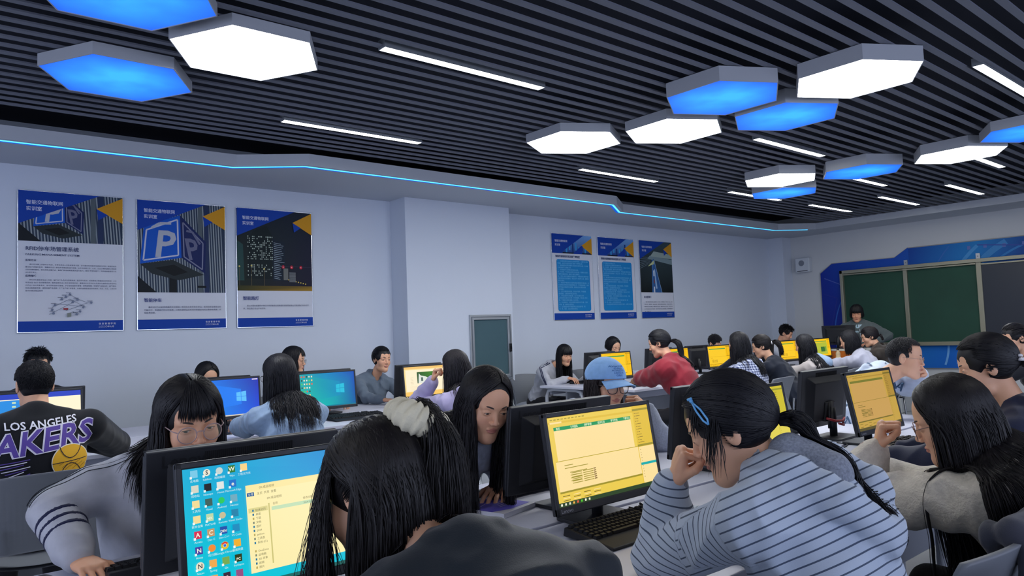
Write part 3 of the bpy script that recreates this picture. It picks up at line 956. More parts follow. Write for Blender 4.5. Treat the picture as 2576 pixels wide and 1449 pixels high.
def scr_explorer(D, w, h):
    D.rect(0, 0, w, h, (0, 180, 214), cols=[(0, 206, 220), (0, 190, 214), (0, 120, 206), (4, 172, 214)])
    D.poly([(w * .25, h * .96), (w, h * .80), (w, h), (w * .25, h)], (0, 0, 0), cols=[(4, 168, 214), (0, 124, 206), (0, 112, 200), (4, 168, 214)])
    lab = (210, 240, 240)
    names = [['此电脑', 'Sublime', '视频编辑', 'Wps', '工程文件夹'], ['回收站', 'Inkscape', 'Notes', 'Microsoft Edge'], ['工具包', 'Visual', 'Android', 'Navicat'], ['素材合集', 'MATLAB', 'Remote', 'Visual Studio'],
             ['Access', 'Dev C', 'Dev-C++', 'VS Code'], ['Nmap', '向日葵', 'Google Chrome', '百度网盘'], ['Nacos', 'Spring', 'Git', 'PyCharm'], ['文件', 'Eclipse', 'IntelliJ', 'Dreamweaver']]
    for r, row in enumerate(ICON):
        for c, (s, col) in enumerate(row):
            x = .016 + c * .0265; y = h * (.925 - r * .118)
            if r in (0, 5) and c in (1, 2): D.disc(x + .0075, y + .0075, .0075, col)
            elif s == '' and r in (2, 3) and c == 2: D.disc(x + .0075, y + .0075, .0068, col)
            elif s == 'N' and r == 6: D.disc(x + .0075, y + .0075, .0085, col)
            else: D.rect(x, y, x + .015, y + .0155, col)
            if r == 5 and c == 2:
                D.disc(x + .0075, y + .0075, .0082, (220, 190, 40)); D.poly([(x, y + .012), (x + .0075, y + .0155), (x + .015, y + .012), (x + .0075, y + .0075)], (220, 60, 50)); D.disc(x + .0075, y + .0075, .0038, (236, 236, 220)); D.disc(x + .0075, y + .0075, .003, (50, 110, 220))
            if s: D.text(s, x + .0075, y + .0035, .0125 if len(s) < 2 else .0075, (240, 240, 220) if col[0] < 225 else (60, 60, 70), 'c', bold=.02)
            D.rect(x - .0015, y - .002, x + .003, y + .003, (240, 244, 240))
            D.text(names[r][c], x + .0075, y - .0085, .0058, lab, 'c')
    # file window
    x0, y0, x1, y1 = .128, h * .10, w + .0, h * .80
    D.rect(x0, y0, x1 - .004, y1, (252, 238, 174))
    D.rect(x0, y1 - .014, x1 - .004, y1, (250, 232, 160)); D.rect(x0 + .002, y1 - .0245, x0 + .018, y1 - .0165, (30, 90, 150))
    D.text('文件', x0 + .010, y1 - .0230, .0065, (230, 230, 210), 'c')
    for k, s in enumerate(('主页', '共享', '查看')): D.text(s, x0 + .024 + k * .016, y1 - .0230, .0065, (120, 110, 60), up=False)
    D.text('09-成品视频', x0 + .030, y1 - .0105, .0065, (110, 100, 60)); D.text('09-成品视频', x0 + .046, y1 - .0365, .0065, (110, 100, 60))
    D.rect(x0 + .048, y0 + .012, x0 + .051, y1 - .045, (206, 196, 120)); D.rect(x0 + .003, y1 - .060, x0 + .046, y1 - .050, (222, 212, 140))
    for k, s in enumerate(('快速访问', '桌面', '下载', '文档', '图片', '2024', 'python', '工具包', '系统 (C:)', '', 'OneDrive', '此电脑', '3D 对象', '视频', '图片', '文档', '下载', '音乐', '桌面', '系统')):
        if s:
            y = y1 - .058 - k * .0086
            if y < y0 + .004: break
            D.text(s, x0 + .018, y, .0058, (96, 92, 60), up=(k == 0)); D.rect(x0 + .011, y, x0 + .0145, y + .0045, ((30, 120, 160), (20, 110, 150), (190, 170, 90), (120, 130, 110))[k % 4], None, False)
    D.rect(x0 + .055, y1 - .062, x1 - .01, y1 - .054, (196, 224, 180)); D.text('名称', x0 + .058, y1 - .050, .006, (120, 110, 70)); D.text('修改日期', x0 + .13, y1 - .050, .006, (120, 110, 70), up=False)
    D.text('2024/10/16', x0 + .13, y1 - .060, .0055, (110, 120, 90))
    D.rect(0, 0, w, .008, (0, 90, 90), cols=[(0, 120, 120), (40, 80, 70), (40, 80, 70), (0, 120, 120)])
def scr_photo(D, w, h):
    D.rect(0, 0, w, h, (250, 224, 150)); D.rect(0, h * .93, w, h, (244, 196, 110)); D.rect(.015, h * .2, w, h * .9, (255, 240, 206)); D.rect(0, h * .05, w, h * .18, (250, 200, 100))
    D.rect(0, 0, w, h * .05, (60, 56, 40))
    for k in range(8): D.rect(.01 + k * .017, h * .012, .018 + k * .017, h * .038, ((230, 225, 200), (240, 180, 80), (230, 80, 50), (120, 200, 60))[k % 4], None, k == 0)
    D.rect(.13, h * .45, .30, h * .82, (30, 76, 30), cols=[(60, 90, 60), (30, 70, 24), (60, 130, 20), (34, 80, 30)])
    D.poly([(.14, h * .45), (.29, h * .45), (.27, h * .56), (.22, h * .66), (.17, h * .70), (.15, h * .78)], (226, 232, 222)); D.rect(.17, h * .52, .19, h * .64, (70, 96, 90))
    for k in range(6): D.rect(.06, h * (.64 - k * .045), .09, h * (.645 - k * .045), (170, 150, 100), None, k == 0)
    for k in range(5): D.rect(.05, h * (.36 - k * .035), .14 + .02 * (k % 3), h * (.364 - k * .035), (220, 200, 150), None, k == 0)
def scr_sheet(D, w, h):
    D.rect(0, 0, w, h, (255, 244, 210)); D.rect(0, h * .88, w, h, (30, 60, 190)); D.rect(0, h * .45, w * .40, h * .86, (30, 140, 226)); D.rect(0, 0, w, h * .05, (60, 60, 60))
    for k in range(4): D.rect(.10, h * (.78 - k * .09), .12, h * (.82 - k * .09), (200, 226, 190), None, k == 0)
def scr_green(D, w, h):
    scr_ide(D, w, h, 3, 9)
    D.rect(.04, h * .14, w * .80, h * .80, (180, 190, 60)); D.rect(.18, h * .28, .30, h * .56, (50, 110, 50)); D.rect(.31, h * .30, .34, h * .56, (90, 150, 60))
_SC = {'ide0': lambda D, w, h: scr_ide(D, w, h, 0, 1), 'ide1': lambda D, w, h: scr_ide(D, w, h, 1, 2), 'ide2': lambda D, w, h: scr_ide(D, w, h, 2, 3), 'ide3': lambda D, w, h: scr_ide(D, w, h, 3, 4),
       'blue': lambda D, w, h: scr_windows(D, w, h, 'blue'), 'teal': lambda D, w, h: scr_windows(D, w, h, 'teal'), 'explorer': scr_explorer, 'photo': scr_photo, 'sheet': scr_sheet, 'green': scr_green,
       'off': lambda D, w, h: D.rect(0, 0, w, h, (8, 9, 12))}
CASE_ME = {}
def monitor(label, xl, yt, face, scr, tilt=.16, lift=0.0, group='computer monitors', rot=None, loc=None, height=None):
    """xl: left end of the casing in world X, yt: world Y of the top edge, face -1 looks to the camera side (-Y), +1 to the long wall"""
    zt = height or 1.112
    if loc is None:
        t = thing('computer_monitor', label, 'monitor', (xl + MW / 2, yt - face * .03, DZ), 0 if face < 0 else PI, group)
    else:
        t = thing('computer_monitor', label, 'monitor', loc, rot, group)
    # local: screen looks to -y, x to the right, panel tilted back
    px = Matrix.Translation((0, -.048, zt - DZ - MH * math.cos(tilt) + lift)) @ Matrix.Rotation(-tilt, 4, 'X')
    if not CASE_ME:
        b = MB()
        # frame in local x/z, depth y
        for (x0, z0, x1, z1) in ((-MW / 2, 0, MW / 2, (MH - SH) * .62), (-MW / 2, MH - (MH - SH) * .38, MW / 2, MH), (-MW / 2, 0, -SW / 2, MH), (SW / 2, 0, MW / 2, MH)):
            b.box((x0, 0, z0), (x1, .012, z1))
        b.box((-MW / 2 + .001, .006, .001), (MW / 2 - .001, .024, MH - .001), 0)
        b.add([(-.20, .024, .03), (.20, .024, .03), (.20, .024, .27), (-.20, .024, .27), (-.16, .050, .05), (.16, .050, .05), (.16, .050, .24), (-.16, .050, .24)],
              [(4, 7, 6, 5), (0, 4, 5, 1), (1, 5, 6, 2), (2, 6, 7, 3), (3, 7, 4, 0)], 1)
        b.cbox((0, .047, .085), (.10, .02, .10), 1)
        CASE_ME['case'] = b
        v = MB()
        for k in range(46): v.box((-.115 + k * .005, .0235, .266), (-.1125 + k * .005, .0252, .291))
        CASE_ME['vent'] = v
        st = MB()
        st.lathe([(.019, .012), (.019, .10), (.016, .16)], 18, Matrix.Translation((0, .03, 0)))
        st.box((-.022, .012, .05), (.022, .03, .19))
        CASE_ME['neck'] = st
        ba = MB(); ba.prism(rounded(.23, .17, .02, 4, 0, .03), 0, .012)
        CASE_ME['base'] = ba
        CASE_ME['o'] = {}
    def put(key, name, mats, M, sm=False, bv=0):
        if key not in CASE_ME['o']:
            o = CASE_ME[key].build(name, mats, t, smooth=sm, bevel=bv); CASE_ME['o'][key] = o
        else:
            o = CASE_ME['o'][key].copy(); C.objects.link(o); o.parent = t
        o.matrix_local = M
        return o
    put('case', 'casing', [m_case, m_caseb], px, bv=.003)
    put('vent', 'vent', m_vent, px)
    put('neck', 'neck', m_case, Matrix.Translation((0, 0, 0)) if True else None, True)
    put('base', 'base', m_case, Matrix.Identity(4), bv=.003)
    D = Decal(.00006); _SC[scr](D, SW, SH)
    so = D.build('screen', m_screen, t, px @ frame((-SW / 2, -.0002 + .004, (MH - SH) * .62), (1, 0, 0), (0, 0, 1)))
    lg = Decal(); lg.text('Lenovo', -MW / 2 + .016, .007, .0165, (150, 154, 162), bold=.01)
    lg.build('front_logo', m_logo, t, px @ frame((0, -.0006, 0), (1, 0, 0), (0, 0, 1)))
    lb = Decal(); lb.text('Lenovo', 0, 0, .042, (20, 22, 27), bold=.015)
    lb.build('back_logo', m_logo, t, px @ frame((.215, .0246, .262), (-1, 0, 0), (0, 0, 1)))
    st = Decal(); st.rect(.0, .0, .018, .014, (150, 152, 158)); st.rect(.022, -.006, .042, .014, (70, 72, 78))
    st.build('sticker', m_logo, t, px @ frame((.03, .0505, .085), (-1, 0, 0), (0, 0, 1)))
    return t
G1, G2 = 'monitors of the front island', 'monitors of the rows by the long wall'
monitor('near black monitor showing a blue desktop with icons and a pale file window', .462, 1.63, -1, 'explorer', group=G1)
monitor('black monitor seen from the back behind the near blue-desktop monitor, girl in glasses above it', .466, 1.955, 1, 'off', tilt=.12, group=G1)
monitor('black monitor with a yellow editor window and green menu bar, before the striped hoodie', 1.515, 1.63, -1, 'ide0', group=G1)
monitor('black monitor seen from the back, left of the yellow editor monitor', 1.600, 1.955, 1, 'off', tilt=.12, group=G1)
monitor('black monitor with an olive yellow screen right of the ponytailed head', 2.400, 1.63, -1, 'ide1', group=G1)
monitor('black monitor seen edge-on from the back, between the yellow editor screen and the hair clip', 2.49, 1.955, 1, 'off', tilt=.12, group=G1)
monitor('black monitor with a dim brown screen in front of the cream sweater', 3.475, 1.63, -1, 'ide2', tilt=.19, group=G1)
monitor('black monitor seen from the back with red cable tie, left of the dim brown screen', 3.535, 1.955, 1, 'off', tilt=.12, group=G1)
monitor('black monitor with a white sheet on screen, before the boy in black', .470, 5.50, -1, 'sheet', tilt=.10, group=G2)
monitor('black monitor back behind the white-sheet monitor', .53, 5.80, 1, 'off', tilt=.10, group=G2)
monitor('black monitor with a plain blue desktop left of the long-haired girl in pale denim', 1.645, 5.50, -1, 'blue', tilt=.10, group=G2)
monitor('black monitor behind the plain blue desktop, seen from the back', 1.67, 5.80, 1, 'off', tilt=.10, group=G2)
monitor('black monitor with a teal desktop and rows of icons', 2.447, 5.50, -1, 'teal', tilt=.10, group=G2)
monitor('black monitor behind the teal desktop, seen from the back', 2.54, 5.80, 1, 'off', tilt=.10, group=G2)
monitor('black monitor showing a waterfall photo on a cream page', 3.400, 5.50, -1, 'photo', tilt=.10, group=G2)
monitor('black monitor behind the waterfall screen, seen from the back', 3.488, 5.80, 1, 'off', tilt=.10, group=G2)
monitor('black monitor with a yellow screen behind the blue cap', 5.905, 5.50, -1, 'ide3', tilt=.10, group=G2)
monitor('black monitor behind the yellow screen next to the blue cap, seen from the back', 5.935, 5.80, 1, 'off', tilt=.10, group=G2)
monitor('black monitor with a yellow screen right of the red jacket', 6.980, 5.50, -1, 'ide3', tilt=.10, group=G2)
monitor('black monitor seen from the back left of the red jacket', 6.990, 5.80, 1, 'off', tilt=.10, group=G2)
monitor('black monitor with an orange yellow screen left of the checked shirt', 7.866, 5.50, -1, 'ide3', tilt=.10, group=G2)
monitor('black monitor seen from the back between two yellow screens', 7.775, 5.80, 1, 'off', tilt=.10, group=G2)
monitor('black monitor with a yellow screen below the dark-haired boy by the corner', 9.580, 5.50, -1, 'ide3', tilt=.10, group=G2)
monitor('black monitor seen from the back below the dark-haired boy by the corner', 9.40, 5.80, 1, 'off', tilt=.10, group=G2)
monitor('black monitor with a green picture on a yellow page, beside the orange lectern', 10.560, 5.50, -1, 'green', tilt=.10, group=G2)

# ================================================================ keyboards, mice
m_kb = mat('keyboard_black', srgb(30, 31, 36), 0.6, spec=.25)
m_key = mat('keycap_black', srgb(22, 23, 27), 0.55, spec=.25)
def make_keyboard():
    t = empty('keyboard')
    b = MB()
    b.add([(-.225, -.115, 0), (.225, -.115, 0), (.225, .085, .006), (-.225, .085, .006), (-.222, -.112, .008), (.222, -.112, .008), (.222, .082, .032), (-.222, .082, .032)],
          [(0, 3, 2, 1), (4, 5, 6, 7), (0, 1, 5, 4), (1, 2, 6, 5), (2, 3, 7, 6), (3, 0, 4, 7)])
    b.build('base', m_kb, t, bevel=.004)
    k = MB()
    def key(x, y, w=.0165, d=.0155):
        z = .008 + (y + .112) / .194 * .024
        k.add([(x - w / 2, y - d / 2, z), (x + w / 2, y - d / 2, z), (x + w / 2, y + d / 2, z), (x - w / 2, y + d / 2, z),
               (x - w / 2 + .0022, y - d / 2 + .002, z + .008), (x + w / 2 - .0022, y - d / 2 + .002, z + .008), (x + w / 2 - .0022, y + d / 2 - .003, z + .009), (x - w / 2 + .0022, y + d / 2 - .003, z + .009)],
              [(4, 5, 6, 7), (0, 1, 5, 4), (1, 2, 6, 5), (2, 3, 7, 6), (3, 0, 4, 7)])
    for r in range(6):
        y = .068 - r * .0195 - (.004 if r else 0)
        for c in range(15):
            if r == 5:
                continue
            key(-.205 + c * .0188, y)
        for c in range(3): key(.092 + c * .0188, y) if r != 3 else None
        if r:
            for c in range(4): key(.156 + c * .0188, y)
    y = .068 - 5 * .0195 - .004
    for (x, w) in ((-.203, .022), (-.178, .02), (-.155, .02), (-.085, .11), (-.012, .02), (.012, .02), (.036, .02), (.059, .02)): key(x, y, w)
    k.build('keycaps', m_key, t)
    return t
KB0 = make_keyboard(); KB_used = [False]
def keyboard(label, x, y, rz=0.0):
    t = KB0 if not KB_used[0] else copy_tree(KB0)
    KB_used[0] = True
    t.location = (x, y, DZ + .0005); t.rotation_euler = (0, 0, rz)
    return tag(t, label, 'keyboard', 'black keyboards')
keyboard('black keyboard in front of the near yellow editor monitor', 1.748, 1.519, .0)
keyboard('black keyboard behind the near editor monitor, pushed beside the girl with long loose hair', 1.95, 2.20, PI)
keyboard('black keyboard between the striped hoodie and the cream sweater', 2.62, 1.50, .02)
keyboard('black keyboard below the dim brown screen', 3.62, 1.50, -.03)
keyboard('black keyboard behind the monitor with the red cable tie', 3.78, 2.20, PI)
keyboard('black keyboard under the teal desktop monitor', 2.76, 5.17)
keyboard('black keyboard at the foot of the waterfall screen', 3.68, 5.17)
keyboard('black keyboard under the plain blue desktop', 1.92, 5.17)
keyboard('black keyboard at the left end behind the near blue-desktop monitor', .66, 2.24, PI)
keyboard('black keyboard under the near blue-desktop monitor', .74, 1.46)
keyboard('black keyboard used by the person in the red jacket', 6.15, 5.17)
keyboard('black keyboard on the wall side, used by the girl in the striped track jacket', 6.28, 6.05, PI)
keyboard('black keyboard left of the checked shirt', 8.1, 5.17)
m_mouse = mat('mouse_black', srgb(26, 27, 31), 0.3)
def make_mouse():
    t = empty('computer_mouse')
    b = MB()
    def f(u, v):
        a = u * 2 * PI; th = v * PI / 2
        x = .031 * math.cos(a) * math.cos(th); y = .055 * math.sin(a) * math.cos(th)
        return (x, y, .002 + .034 * math.sin(th) * (1 - .25 * (y / .055)))
    b.grid(f, 24, 8); b.build('shell', m_mouse, t, smooth=True)
    MB().tube([(0, .022, .0305), (0, .032, .0275)], .0035, 8).build('wheel', m_chrome, t)
    return t
MO0 = make_mouse(); MO_used = [False]
def mouse(label, x, y, rz=0.0):
    t = MO0 if not MO_used[0] else copy_tree(MO0)
    MO_used[0] = True
    t.location = (x, y, DZ + .001); t.rotation_euler = (0, 0, rz)
    return tag(t, label, 'computer mouse', 'black mice')
mouse('black mouse beside the open purple textbook', 2.90, 1.33, .5)
mouse('black mouse in front of the red jacket', 6.62, 5.10)
mouse('black mouse under the hand of the girl in the striped track jacket', 6.02, 6.06, PI)
mouse('black mouse under the hand of the girl in round glasses', .312, 2.245, PI + .3)

# ================================================================ books, papers, small things
m_paper = mat('paper_print', (1, 1, 1), 0.6, attr=True)
m_pages = mat('book_pages', srgb(214, 214, 222), 0.8)
def book(name, label, x, y, rz, w, h, th, col, col2, white=.35, z=DZ):
    t = thing(name, label, 'book', (x, y, z + .0005), rz)
    MB().box((-w / 2 + .002, -h / 2 + .002, .001), (w / 2 - .002, h / 2 - .002, th - .001)).build('pages', m_pages, t)
    b = MB(); b.box((-w / 2, -h / 2, th - .0012), (w / 2, h / 2, th)).box((-w / 2, -h / 2, 0), (w / 2, h / 2, .0012)).box((-w / 2, -h / 2, 0), (-w / 2 + .0015, h / 2, th))
    b.build('cover', mat('cover_' + label[:12].replace(' ', '_'), srgb(226, 226, 236), .4), t)
    D = Decal(.0003)
    D.poly([(-w / 2 + .002, -h * .22), (w / 2 - .002, -h * .22), (w / 2 - .002, h * .3), (w * .1, h * .5 - .02), (-w / 2 + .002, h * .5 - .02)], col)
    for k in range(4): D.rect(-w * .38, h * (.22 - k * .06), -w * .38 + w * (.5 - .08 * k), h * (.24 - k * .06), col2, None, k == 0)
    D.line([(-w * .3, -h * .12), (w * .4, h * .02)], .002, col2)
    for k in range(7): D.rect(-w * .4 + k * w * .07, -h * .36, -w * .37 + k * w * .07, -h * .33, (90, 90, 120), None, k == 0)
    D.disc(w * .22, -h * .35, .008, (150, 190, 180))
    D.build('cover_print', m_paper, t, Matrix.Translation((0, 0, th)))
    return t
book('textbook', 'purple and white textbook lying on the desk by the cream sweater sleeve', 2.46, 1.22, -.10, .185, .26, .014, (118, 112, 214), (176, 176, 236))
book('textbook', 'white and violet textbook under the hand of the girl with long loose hair', 1.61, 2.06, PI + .25, .185, .26, .016, (110, 100, 220), (210, 210, 240))
def paper(label, x, y, rz, w=.21, h=.297, n=14, lilac=False, z=DZ):
    D = Decal(.0002)
    D.rect(-w / 2, -h / 2, w / 2, h / 2, (226, 228, 240) if not lilac else (206, 190, 238))
    r = random.Random(int(x * 100)); D.up()
    for k in range(n): D.rect(-w * .4, h * (.4 - k * .055), w * (.2 + .2 * r.random()), h * (.41 - k * .055), (130, 134, 160), None, False)
    b = D.build('printed_sheet', m_paper, None)
    b.location = (x, y, z + .001); b.rotation_euler = (0, 0, rz)
    return tag(b, label, 'paper')
paper('printed white sheet on the far desk between the red jacket and the checked shirt', 6.75, 5.02, .2)
paper('pale lilac sheet under the keyboard of the dim brown screen', 3.50, 1.24, -.5, lilac=True)
paper('white printed sheet in front of the girl in the striped track jacket', 6.52, 6.02, PI + .3)
paper('white papers beside the black keyboard left of the checked shirt', 7.86, 5.03, -.2)

t = thing('juice_bottle', 'small plastic bottle of orange drink with a dark cap in front of the orange lectern', 'bottle', (10.30, 5.02, DZ))
MB().lathe([(.030, 0), (.033, .01), (.033, .10), (.030, .12), (.030, .13), (.033, .14), (.028, .165), (.014, .185), (.014, .20)], 24).build('bottle_body', mat('bottle_clear', srgb(222, 200, 160), .15, spec=.6), t, smooth=True)
MB().lathe([(.0335, .012), (.0335, .05)], 24).build('juice_band', mat('juice_orange', srgb(238, 150, 50), .4), t, smooth=True)
MB().lathe([(.0338, .05), (.0338, .098)], 24).build('paper_label', mat('bottle_label', srgb(232, 222, 190), .6), t, smooth=True)
MB().lathe([(.017, .198), (.017, .218)], 20).build('cap', mat('cap_dark', srgb(40, 34, 34), .5), t)

# cables on the desks
m_cable = mat('cable_black', srgb(16, 17, 20), .45)
def cable(label, pts, r=.0028):
    P = [Vector(p) for p in pts]
    out = []
    for i in range(len(P) - 1):
        p0, p1, p2, p3 = P[max(i - 1, 0)], P[i], P[i + 1], P[min(i + 2, len(P) - 1)]
        for k in range(6):
            s = k / 6
            out.append(.5 * ((2 * p1) + (-p0 + p2) * s + (2 * p0 - 5 * p1 + 4 * p2 - p3) * s * s + (-p0 + 3 * p1 - 3 * p2 + p3) * s ** 3))
    out.append(P[-1])
    o = MB().tube(out, r, 6).build('cable', m_cable, None, smooth=True)
    return tag(o, label, 'cable')
z = DZ + .004
cable('black cable looping behind the keyboard of the near yellow editor monitor', [(1.93, 1.70, z), (1.93, 1.64, z), (1.90, 1.625, z + .03), (1.96, 1.63, z), (2.03, 1.62, z + .03), (1.98, 1.66, z + .02), (2.05, 1.67, z), (2.12, 1.63, z), (2.18, 1.68, z)])
cable('thin black cable trailing right from the base of the monitor with the red cable tie', [(3.62, 1.80, z), (3.60, 1.74, z), (3.50, 1.71, z), (3.40, 1.73, z), (3.32, 1.72, z), (3.24, 1.80, z)])
cable('black cable tangle right of the monitor with the red cable tie', [(4.12, 1.80, z), (4.18, 1.84, z + .02), (4.24, 1.78, z), (4.30, 1.83, z + .015), (4.36, 1.80, z)])
cable('black mouse cable lying by the purple textbook', [(2.95, 1.44, z), (3.02, 1.50, z), (3.00, 1.58, z), (3.10, 1.62, z)])
t = MB().tube([(3.70, 1.885, .86), (3.74, 1.86, .845), (3.80, 1.85, .84), (3.85, 1.865, .85), (3.87, 1.885, .83), (3.83, 1.86, .815), (3.76, 1.85, .83)], .006, 8).build('cable_tie', mat('red_strap', srgb(170, 44, 52), .5), None, smooth=True)
tag(t, 'red strap around the cables at the back of a black monitor', 'cable tie')
# crumpled tissue
me = MB()
def tis(u, v):
    a = u * 2 * PI; th = v * PI
    r = .036 * (1 + .28 * math.sin(3 * a + 4 * th) + .2 * math.sin(7 * a - 5 * th))
    return (r * math.cos(a) * math.sin(th), r * math.sin(a) * math.sin(th), max(0, .018 + .75 * r * math.cos(th)))
me.grid(tis, 28, 14)
t = me.build('crumpled_tissue', mat('tissue', srgb(220, 222, 232), .9)); t.location = (3.37, 1.86, DZ + .001)
tag(t, 'crumpled white tissue on the desk beside a black monitor base', 'tissue')

# teacher's lectern with monitor
m_or = mat('lectern_wood', srgb(196, 104, 30), .5, noise=.12, nscale=6)
t = thing('lectern', 'orange wood lectern with a pale top, in front of the chalkboard', 'lectern', (11.35, 5.15, 0))
MB().box((-.20, -.12, .0), (.18, .75, .90)).build('cabinet', m_or, t, bevel=.01)
MB().box((-.21, -.13, .90), (.19, .76, .93)).build('worktop', mat('lectern_top', srgb(206, 208, 206), .5), t, bevel=.004)
MB().box((-.20, -.60, .0), (.18, -.14, .93)).build('side_cabinet', mat('lectern_side', srgb(186, 190, 190), .5), t, bevel=.01)
monitor('wide black monitor seen from the back on the teacher\'s lectern', 0, 0, 1, 'off', tilt=.1, group='teacher', loc=(11.33, 5.50, .93), rot=PI / 2 + .12)
# ================================================================ volume sculpting
def nrm(v):
    v = np.asarray(v, float)
    return v / (np.linalg.norm(v) + 1e-12)

class Field:
    def __init__(s):
        s.p = []
        s.disp = None
    def cap(s, a, b, ra, rb=None, k=.02, op=1, flat=None):
        """tapered capsule; flat=(axis, factor) squashes the cross-section along axis"""
        a, b = np.asarray(a, float), np.asarray(b, float)
        rb = ra if rb is None else rb
        if flat is not None:
            flat = (nrm(flat[0]), flat[1])
        def fn(P):
            if flat is not None:
                ax, fk = flat
                m = (a + b) / 2
                P = P + ((P - m) @ ax)[..., None] * ax * (1 / fk - 1)
                aa = a + ((a - m) @ ax) * ax * (1 / fk - 1); bb = b + ((b - m) @ ax) * ax * (1 / fk - 1)
            else:
                aa, bb = a, b
            ab = bb - aa
            t = np.clip(((P - aa) @ ab) / (ab @ ab + 1e-12), 0, 1)
            d = np.linalg.norm(P - (aa + t[..., None] * ab), axis=-1) - (ra + (rb - ra) * t)
            return d * (flat[1] ** .5) if flat is not None else d
        r = max(ra, rb)
        s.p.append((fn, np.minimum(a, b) - r, np.maximum(a, b) + r, op, k, (a, b)))
        return s
    def ell(s, c, r, R=None, k=.02, op=1):
        c = np.asarray(c, float); r = np.asarray(r, float)
        R = np.eye(3) if R is None else np.asarray(R, float)
        def fn(P):
            q = (P - c) @ R
            k0 = np.linalg.norm(q / r, axis=-1); k1 = np.linalg.norm(q / r ** 2, axis=-1) + 1e-9
            return k0 * (k0 - 1) / k1
        e = np.abs(R) @ r
        s.p.append((fn, c - e, c + e, op, k, (c, c)))
        return s
    def half(s, c, n, k=.005, r=.3):
        """cut away everything on the side n points to (within r of c)"""
        c = np.asarray(c, float); n = nrm(n)
        def fn(P):
            return np.maximum(-((P - c) @ n), np.linalg.norm(P - c, axis=-1) - r)
        s.p.append((fn, c - r, c + r, -1, k, (c, c)))
        return s
    def evalp(s, P):
        P = np.asarray(P, float)
        d = np.full(P.shape[:-1], .3)
        for fn, lo, hi, op, k, _ in s.p:
            b = fn(P)
            d = s._mix(d, b, op, k)
        return d
    @staticmethod
    def _mix(a, b, op, k):
        if op > 0:
            h = np.clip(.5 + .5 * (a - b) / k, 0, 1)
            return a * (1 - h) + b * h - k * h * (1 - h)
        b = -b
        h = np.clip(.5 - .5 * (a - b) / k, 0, 1)
        return a * (1 - h) + b * h + k * h * (1 - h)
    def grad(s, P, e=.004):
        g = np.stack([s.evalp(P + d) - s.evalp(P - d) for d in np.eye(3) * e], -1)
        return g / (np.linalg.norm(g, axis=-1, keepdims=True) + 1e-9)
    def project(s, P, off=.003, it=5):
        P = np.array(P, float)
        for _ in range(it):
            P = P - s.grad(P) * (s.evalp(P) - off)[..., None]
        return P
    def mesh(s, h, lo=None, hi=None):
        pos = [q for q in s.p if q[3] > 0]
        L = np.min([q[1] for q in pos], 0) - 4 * h if lo is None else np.asarray(lo, float)
        Hh = np.max([q[2] for q in pos], 0) + 4 * h if hi is None else np.asarray(hi, float)
        n = np.ceil((Hh - L) / h).astype(int) + 1
        A = np.full(n, .05, np.float32)
        ax = [L[i] + h * np.arange(n[i]) for i in range(3)]
        for fn, lo_, hi_, op, k, _ in s.p:
            m = k + 3 * h
            i0 = np.clip(np.floor((lo_ - m - L) / h).astype(int), 0, n); i1 = np.clip(np.ceil((hi_ + m - L) / h).astype(int) + 1, 0, n)
            if np.any(i1 <= i0): continue
            sl = tuple(slice(i0[j], i1[j]) for j in range(3))
            X, Y, Z = np.meshgrid(ax[0][sl[0]], ax[1][sl[1]], ax[2][sl[2]], indexing='ij')
            b = fn(np.stack([X, Y, Z], -1))
            A[sl] = s._mix(A[sl], b, op, k)
        if s.disp is not None:
            msk = np.abs(A) < .02
            idx = np.argwhere(msk)
            A[msk] -= s.disp(L + idx * h)
        A = np.clip(A, -.05, .05)
        A[0] = A[-1] = .05; A[:, 0] = A[:, -1] = .05; A[:, :, 0] = A[:, :, -1] = .05
        g = openvdb.FloatGrid(.05)
        g.copyFromArray(A.astype(np.float32))
        pts, quads = g.convertToQuads(0.0)
        pts = np.asarray(pts, float) * h + L
        q = np.asarray(quads, np.int64)
        return pts, q[:, ::-1]

class Soup:
    """several surfaces with vertex colours, written out as one mesh"""
    def __init__(s):
        s.v, s.f, s.c, s.n, s.s = [], [], [], 0, []
    def add(s, v, f, c, sv=None):
        v = np.asarray(v, np.float32)
        if len(v) == 0: return s
        c = np.asarray(c, np.float32)
        if c.ndim == 1: c = np.tile(c, (len(v), 1))
        s.v.append(v); s.f.append(np.asarray(f, np.int64) + s.n); s.c.append(c[:, :3])
        s.s.append(np.zeros(len(v), np.float32) if sv is None else np.asarray(sv, np.float32))
        s.n += len(v)
        return s
    def build(s, name, mats, parent=None, origin=(0, 0, 0), smooth=True):
        V = np.concatenate(s.v) - np.asarray(origin, np.float32)
        Fs = np.concatenate(s.f)
        me = bpy.data.meshes.new(name)
        me.vertices.add(len(V)); me.vertices.foreach_set('co', V.astype(np.float32).ravel())
        me.loops.add(Fs.size); me.loops.foreach_set('vertex_index', Fs.astype(np.int32).ravel())
        me.polygons.add(len(Fs)); me.polygons.foreach_set('loop_start', (np.arange(len(Fs)) * 4).astype(np.int32))
        me.polygons.foreach_set('loop_total', np.full(len(Fs), 4, np.int32))
        me.update(calc_edges=True)
        Cc = np.concatenate(s.c)
        a = me.color_attributes.new('Col', 'FLOAT_COLOR', 'POINT')
        a.data.foreach_set('color', np.concatenate([Cc, np.ones((len(Cc), 1), np.float32)], 1).astype(np.float32).ravel())
        b = me.attributes.new('S', 'FLOAT', 'POINT')
        b.data.foreach_set('value', np.concatenate(s.s).astype(np.float32))
        me.validate()
        return link_mesh(name, me, mats, parent, smooth)

